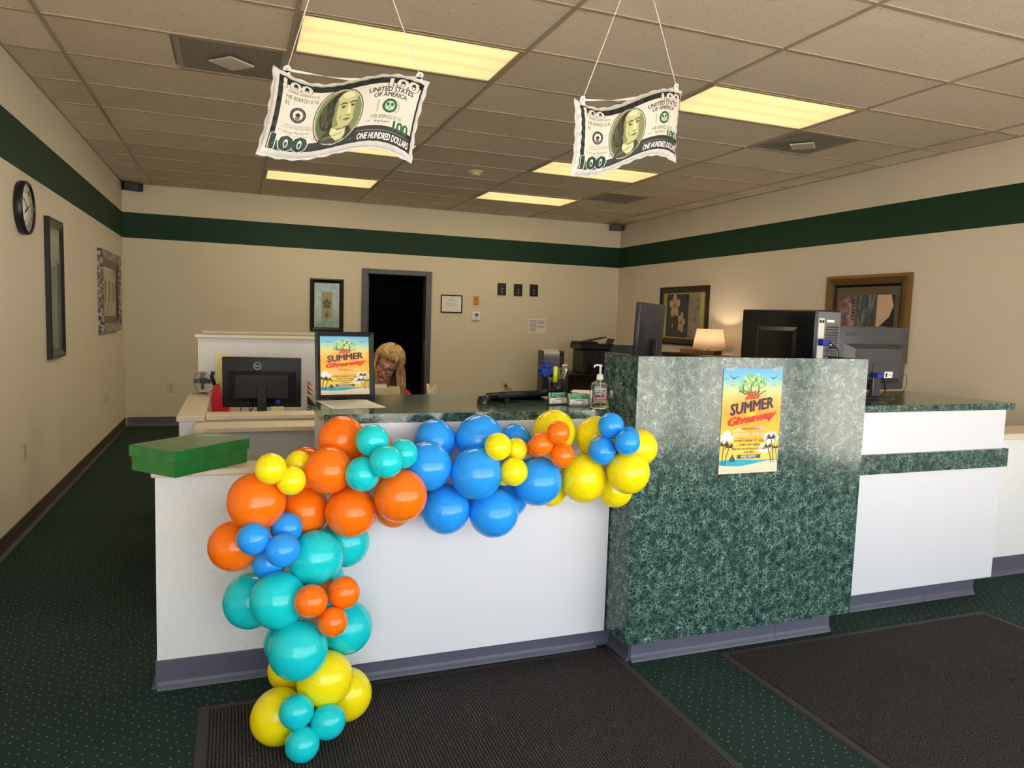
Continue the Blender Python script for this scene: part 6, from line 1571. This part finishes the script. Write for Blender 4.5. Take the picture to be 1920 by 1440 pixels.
# ------------------------------------------------------------------ desk and things behind the front counter
t = thing('staff_desk', 'staff desk hidden behind the front counter holding the manila folder', 'desk', (1.95, 0.02, 0))
lb('top', (1.40, -0.40, 0.705), (2.50, 0.42, 0.735), M_WALN, t, 0.004)
for x in (1.42, 2.44):
    for y in (-0.38, 0.36): lb('leg', (x, y, 0), (x+0.04, y+0.04, 0.705), M_STEEL_D, t)
M_MANI = mat('manila_card', (226, 202, 148), 0.75, var=0.03)
t = thing('manila_folder', 'manila folder standing in front of the seated woman', 'folder', (1.735, 0.20, 0.736), rad(4))
mb = MB(); mb.prism([(-0.12, 0), (0.068, 0), (0.068, 0.302), (0.06, 0.308), (-0.12, 0.308)], -0.012, -0.0105); mb.obj('front_cover', M_MANI, t)
mb = MB(); mb.prism([(-0.12, 0), (0.068, 0), (0.068, 0.312), (-0.005, 0.312), (-0.012, 0.328), (-0.12, 0.328)], 0.002, 0.0035); mb.obj('back_cover', M_MANI, t)
bx('tab_label', (-0.085, -0.0125, 0.305), (-0.012, -0.0121, 0.322), M_PAPER, t)
for k in range(3): bx('paper', (-0.115, -0.009+k*0.003, 0.004), (0.06, -0.0085+k*0.003, 0.298), M_PAPER, t)
bx('folder_spine', (-0.12, -0.012, 0), (0.068, 0.003, 0.0015), M_MANI, t)
t = thing('paper_towel', 'cream folded paper towel poking up at the dark doorway edge', 'paper towel', (2.012, 0.30, 0.736))
mb = MB()
def towel(a, b):
    th = a*2*PI; r = 0.026+0.012*b*b+0.004*math.sin(th*5+b*2)*b
    return Vector((r*math.cos(th)*(1-0.25*b*b), r*math.sin(th)*0.7, b*0.318*(1-0.06*(1+math.sin(th*2))*b)))
mb.grid(towel, 48, 16); o = mb.obj('towel', mat('cream_tissue', (232, 216, 190), 0.9, var=0.04, bump=0.4, bscale=60), t); o.modifiers.new('thick', 'SOLIDIFY').thickness = 0.001
MB().lathe([(0.024, 0.0), (0.024, 0.004), (0, 0.004)], 20).obj('base', M_WPLAS, t)
# ------------------------------------------------------------------ the seated woman
chair('office chair behind the seated woman, mostly hidden by the poster frame', (1.80, 1.02, 0), 0)
M_SKIN = bpy.data.materials.new('skin'); nt, N, L, p = nodes_of(M_SKIN); tc = N.new('ShaderNodeTexCoord')
L.new(mix_n(N, L, noise_n(N, L, tc.outputs['Object'], 22, 3), lin((212, 146, 118)), lin((232, 172, 146))), p.inputs['Base Color']); p.inputs['Roughness'].default_value = 0.48
p.inputs['Subsurface Weight'].default_value = 0.08; p.inputs['Subsurface Radius'].default_value = (0.01, 0.004, 0.002)
W = thing('person', 'seated woman with long blonde hair and glasses, reading papers, red and navy top', 'person', (1.83, 0.86, 0.0))
# head frame: face toward -y of the frame, then turned, pitched down and tilted
HC = Vector((0.024, -0.03, 1.138))
HM = Matrix.Translation(HC) @ Matrix.Rotation(rad(24), 4, 'Y') @ Matrix.Rotation(rad(-12), 4, 'Z') @ Matrix.Rotation(rad(24), 4, 'X')
body = MB()
def cap(p0, p1, r0, r1, n=14):
    p0 = Vector(p0); p1 = Vector(p1); body.ball(p0, r0, n, 8); body.ball(p1, r1, n, 8); body.cyl(p0, p1, r0, r1, n)
def hb(c, r): body.ball(c, r, 20, 14, 0, HM)
hb((0, 0.018, 0.028), (0.076, 0.094, 0.088)); hb((0, -0.018, -0.020), (0.064, 0.072, 0.080)); hb((0, -0.040, -0.070), (0.046, 0.045, 0.040)); hb((0, -0.070, -0.094), (0.024, 0.020, 0.018))   # skull, face, jaw, chin
hb((0, -0.086, 0.022), (0.050, 0.014, 0.014)); hb((0.036, -0.070, -0.030), (0.024, 0.022, 0.022)); hb((-0.036, -0.070, -0.030), (0.024, 0.022, 0.022))   # brow, cheeks
hb((0, -0.094, -0.008), (0.011, 0.013, 0.028)); hb((0, -0.104, -0.030), (0.014, 0.013, 0.011)); hb((0.010, -0.096, -0.033), (0.008, 0.009, 0.007)); hb((-0.010, -0.096, -0.033), (0.008, 0.009, 0.007))   # nose
hb((0, -0.086, -0.060), (0.024, 0.012, 0.012))
for s in (-1, 1): hb((s*0.078, 0.010, -0.005), (0.010, 0.020, 0.032))
neck0 = HM @ Vector((0, 0.03, -0.06))
cap((0.0, 0.075, 0.965), neck0, 0.055, 0.050)
# trunk
for c, r in (((0, 0.10, 0.88), (0.155, 0.095, 0.11)), ((0, 0.12, 0.72), (0.14, 0.10, 0.14)), ((0, 0.12, 0.58), (0.16, 0.12, 0.12)), ((0.0, 0.08, 0.945), (0.13, 0.07, 0.05))): body.ball(c, r, 22, 14)
for s in (-1, 1):
    cap((s*0.155, 0.09, 0.90), (s*0.20, -0.01, 0.77), 0.052, 0.042)                # upper arm (tapers)
    cap((s*0.20, -0.01, 0.77), (s*0.135, -0.24, 0.775), 0.040, 0.028)             # forearm
    hx, hy, hz = s*0.125, -0.29, 0.775
    body.ball((hx, hy+0.01, hz), (0.038, 0.045, 0.015), 14, 8)                     # palm
    for k, (fx, ln) in enumerate(((-0.028, 0.050), (-0.010, 0.060), (0.009, 0.056), (0.027, 0.042))):
        a = Vector((hx+fx, hy-0.028, hz)); m_ = a+Vector((0, -ln*0.55, 0.004)); e = m_+Vector((0, -ln*0.45, -0.012)); cap(a, m_, 0.0085, 0.0078, 8); cap(m_, e, 0.0078, 0.0065, 8)
    a = Vector((hx-s*0.030, hy+0.012, hz)); m_ = a+Vector((-s*0.022, -0.022, 0.0)); e = m_+Vector((-s*0.006, -0.024, -0.004)); cap(a, m_, 0.0105, 0.009, 8); cap(m_, e, 0.009, 0.0075, 8)
    cap((s*0.085, 0.10, 0.55), (s*0.10, -0.32, 0.545), 0.080, 0.058)               # thigh
    cap((s*0.10, -0.32, 0.535), (s*0.10, -0.30, 0.10), 0.056, 0.036)               # shin
    cap((s*0.10, -0.29, 0.055), (s*0.11, -0.43, 0.035), 0.036, 0.028)              # foot
ob = body.obj('body', M_SKIN, W)
rm = ob.modifiers.new('continuous', 'REMESH'); rm.mode = 'VOXEL'; rm.voxel_size = 0.0062; rm.use_smooth_shade = True
sm = ob.modifiers.new('soften', 'SMOOTH'); sm.factor = 0.5; sm.iterations = 3
# clothes: a red and navy top and dark trousers, slightly proud of the body
M_TOP = bpy.data.materials.new('red_navy_print_fabric'); nt, N, L, p = nodes_of(M_TOP); tc = N.new('ShaderNodeTexCoord')
vo = N.new('ShaderNodeTexVoronoi'); vo.inputs['Scale'].default_value = 13; L.new(tc.outputs['Object'], vo.inputs['Vector']); sx = N.new('ShaderNodeSeparateColor'); L.new(vo.outputs['Color'], sx.inputs[0])
L.new(ramp(N, L, sx.outputs[0], [(0.0, (196, 20, 34)), (0.55, (24, 30, 92)), (0.78, (206, 30, 44)), (0.95, (20, 22, 60))], 'CONSTANT'), p.inputs['Base Color']); p.inputs['Roughness'].default_value = 0.75
sv = body; body = MB()
for c, r in (((0, 0.10, 0.87), (0.163, 0.103, 0.115)), ((0, 0.12, 0.72), (0.148, 0.108, 0.145)), ((0, 0.12, 0.60), (0.168, 0.128, 0.11)), ((0.0, 0.088, 0.938), (0.128, 0.070, 0.046))): body.ball(c, r, 22, 14)
for s in (-1, 1):
    cap((s*0.155, 0.09, 0.90), (s*0.20, -0.01, 0.77), 0.060, 0.050); cap((s*0.20, -0.01, 0.77), (s*0.150, -0.19, 0.775), 0.048, 0.040)
o2 = body.obj('blouse', M_TOP, W); rm = o2.modifiers.new('continuous', 'REMESH'); rm.mode = 'VOXEL'; rm.voxel_size = 0.008; rm.use_smooth_shade = True; sm = o2.modifiers.new('soften', 'SMOOTH'); sm.iterations = 3
body = MB()
for s in (-1, 1):
    cap((s*0.085, 0.10, 0.55), (s*0.10, -0.32, 0.545), 0.088, 0.066); cap((s*0.10, -0.32, 0.535), (s*0.10, -0.30, 0.13), 0.063, 0.048)
body.ball((0, 0.12, 0.55), (0.172, 0.125, 0.10), 20, 12)
o3 = body.obj('trousers', mat('dark_trousers', (30, 32, 44), 0.8, var=0.1), W); rm = o3.modifiers.new('continuous', 'REMESH'); rm.mode = 'VOXEL'; rm.voxel_size = 0.010; rm.use_smooth_shade = True
for s in (-1, 1):
    body = MB(); cap((s*0.10, -0.285, 0.052), (s*0.11, -0.44, 0.034), 0.044, 0.034); o4 = body.obj('shoe', M_BLACK, W); rm = o4.modifiers.new('continuous', 'REMESH'); rm.mode = 'VOXEL'; rm.voxel_size = 0.008; rm.use_smooth_shade = True
# face: lids, lips, glasses
M_LID = mat('eyelid_skin', (190, 122, 100), 0.5, var=0.05); M_LIP = mat('lip_rose', (176, 76, 78), 0.4, var=0.05)
for s in (-1, 1):
    e = MB(); e.ball((s*0.031, -0.080, 0.000), (0.015, 0.011, 0.011), 16, 10, 0, HM); eo = e.obj('eye', mat('eye_white', (226, 220, 212), 0.2), W)
    e = MB(); e.ball((s*0.031, -0.0815, 0.0035), (0.0165, 0.0118, 0.0105), 16, 10, 0, HM); e.obj('eyelid', M_LID, W)
    e = MB(); e.tube([HM @ Vector((s*0.031+dx, -0.0925+abs(dx)*0.12, -0.0055-0.0015*math.cos(dx*90))) for dx in (-0.014, -0.007, 0, 0.007, 0.014)], 0.0014, 6); e.obj('lashes', M_INK, W)
    e = MB(); e.tube([HM @ Vector((s*(0.014+0.034*k/5), -0.1000+0.010*(k/5)**2, 0.026+0.007*math.sin(k/5*PI)-0.004*k/5)) for k in range(6)], 0.0028, 6); e.obj('eyebrow', mat('brow_blonde', (128, 92, 56), 0.8), W)
e = MB(); e.ball((0, -0.0945, -0.0560), (0.019, 0.007, 0.0045), 16, 8, 0, HM); e.ball((0, -0.0935, -0.0680), (0.017, 0.0075, 0.0055), 16, 8, 0, HM); e.obj('lips', M_LIP, W)
e = MB(); e.ball((0, -0.0955, -0.0618), (0.013, 0.005, 0.0030), 14, 8, 0, HM); e.obj('mouth_opening', mat('mouth_dark', (60, 18, 20), 0.6), W)
M_SPEC = mat('tortoise_black_frame', (26, 16, 16), 0.25, var=0.2)
gl = MB()
for s in (-1, 1):
    cx = s*0.034; ring = []
    for k in range(29):
        a = 2*PI*k/28; sx_ = 0.0275*math.copysign(abs(math.cos(a))**0.75, math.cos(a)); sz_ = 0.0175*math.copysign(abs(math.sin(a))**0.75, math.sin(a)); ring.append(HM @ Vector((cx+sx_, -0.112+0.35*abs(cx+sx_)*abs(cx+sx_)/0.06, -0.002+sz_)))
    gl.tube(ring, 0.0022, 6)
    gl.tube([HM @ Vector((s*0.061, -0.090, 0.004)), HM @ Vector((s*0.078, -0.05, 0.004)), HM @ Vector((s*0.082, 0.01, 0.004))], 0.0020, 6)
gl.tube([HM @ Vector((-0.008, -0.1115, 0.001)), HM @ Vector((0, -0.1125, 0.004)), HM @ Vector((0.008, -0.1115, 0.001))], 0.0022, 6)
go = gl.obj('glasses', M_SPEC, W)
for s in (-1, 1):
    e = MB(); e.grid(lambda a, b: HM @ Vector((s*0.034+(a-0.5)*0.050, -0.1105+0.35*(s*0.034+(a-0.5)*0.05)**2/0.06, -0.002+(b-0.5)*0.031)), 6, 4); e.obj('lens', M_GLASS, go)
# hair: locks combed from the parting over the skull and down to the shoulders
M_HAIR = bpy.data.materials.new('blonde_hair'); nt, N, L, p = nodes_of(M_HAIR); tc = N.new('ShaderNodeTexCoord')
mp = N.new('ShaderNodeMapping'); mp.inputs['Scale'].default_value = (1, 1, 0.12); L.new(tc.outputs['Object'], mp.inputs['Vector'])
L.new(ramp(N, L, noise_n(N, L, mp.outputs['Vector'], 90, 3), [(0.3, (122, 88, 48)), (0.5, (176, 136, 82)), (0.66, (216, 182, 126)), (0.8, (236, 212, 164))]), p.inputs['Base Color']); p.inputs['Roughness'].default_value = 0.38
hr = MB(); rr = random.Random(4)
def scalp(phi, th, o):   # phi 0 = front, th 0 = crown
    return Vector((math.sin(phi)*math.sin(th)*(0.080+o), 0.016-math.cos(phi)*math.sin(th)*(0.100+o), 0.028+math.cos(th)*(0.084+o)))
for k in range(430):
    phi = rr.uniform(-PI, PI); o = rr.uniform(0.006, 0.020); front = abs(phi) < rad(48)
    th1 = rad(rr.uniform(64, 76)) if front else rad(rr.uniform(92, 104))
    pts = []
    start = rad(rr.uniform(2, 10)) if not front else rad(rr.uniform(6, 18))
    for i in range(9): pts.append(HM @ scalp(phi*(0.9+0.1*i/8), start+(th1-start)*i/8, o))
    if not front:
        last = pts[-1]; Ln = rr.uniform(0.17, 0.23) if abs(phi) < rad(120) else rr.uniform(0.14, 0.20)
        sway = Vector((last.x-HC.x, last.y-HC.y, 0)); sway = sway.normalized() if sway.length > 1e-4 else Vector((0, 0, 0))
        for i in range(1, 8):
            f = i/7; pts.append(last+Vector((0, 0, -Ln*f))+sway*(0.010*math.sin(f*PI)-0.004*f)+Vector((0.006*math.sin(k+f*3), -0.012*f*(1 if abs(phi) < rad(100) else -0.5), 0)))
    hr.tube(pts, rr.uniform(0.0036, 0.0062), 5, 0, lambda f: max(0.18, (0.7+0.3*math.sin(f*PI)) if f < 0.8 else 1.0-(f-0.8)*3.6))
# inner cap so that no scalp shows
hr.grid(lambda a, b: HM @ scalp((a-0.5)*2*PI, (0.02+b*(rad(70)/PI if abs(a-0.5) < 0.14 else rad(98)/PI))*PI, 0.004), 40, 12)
ho = hr.obj('hair', M_HAIR, W)
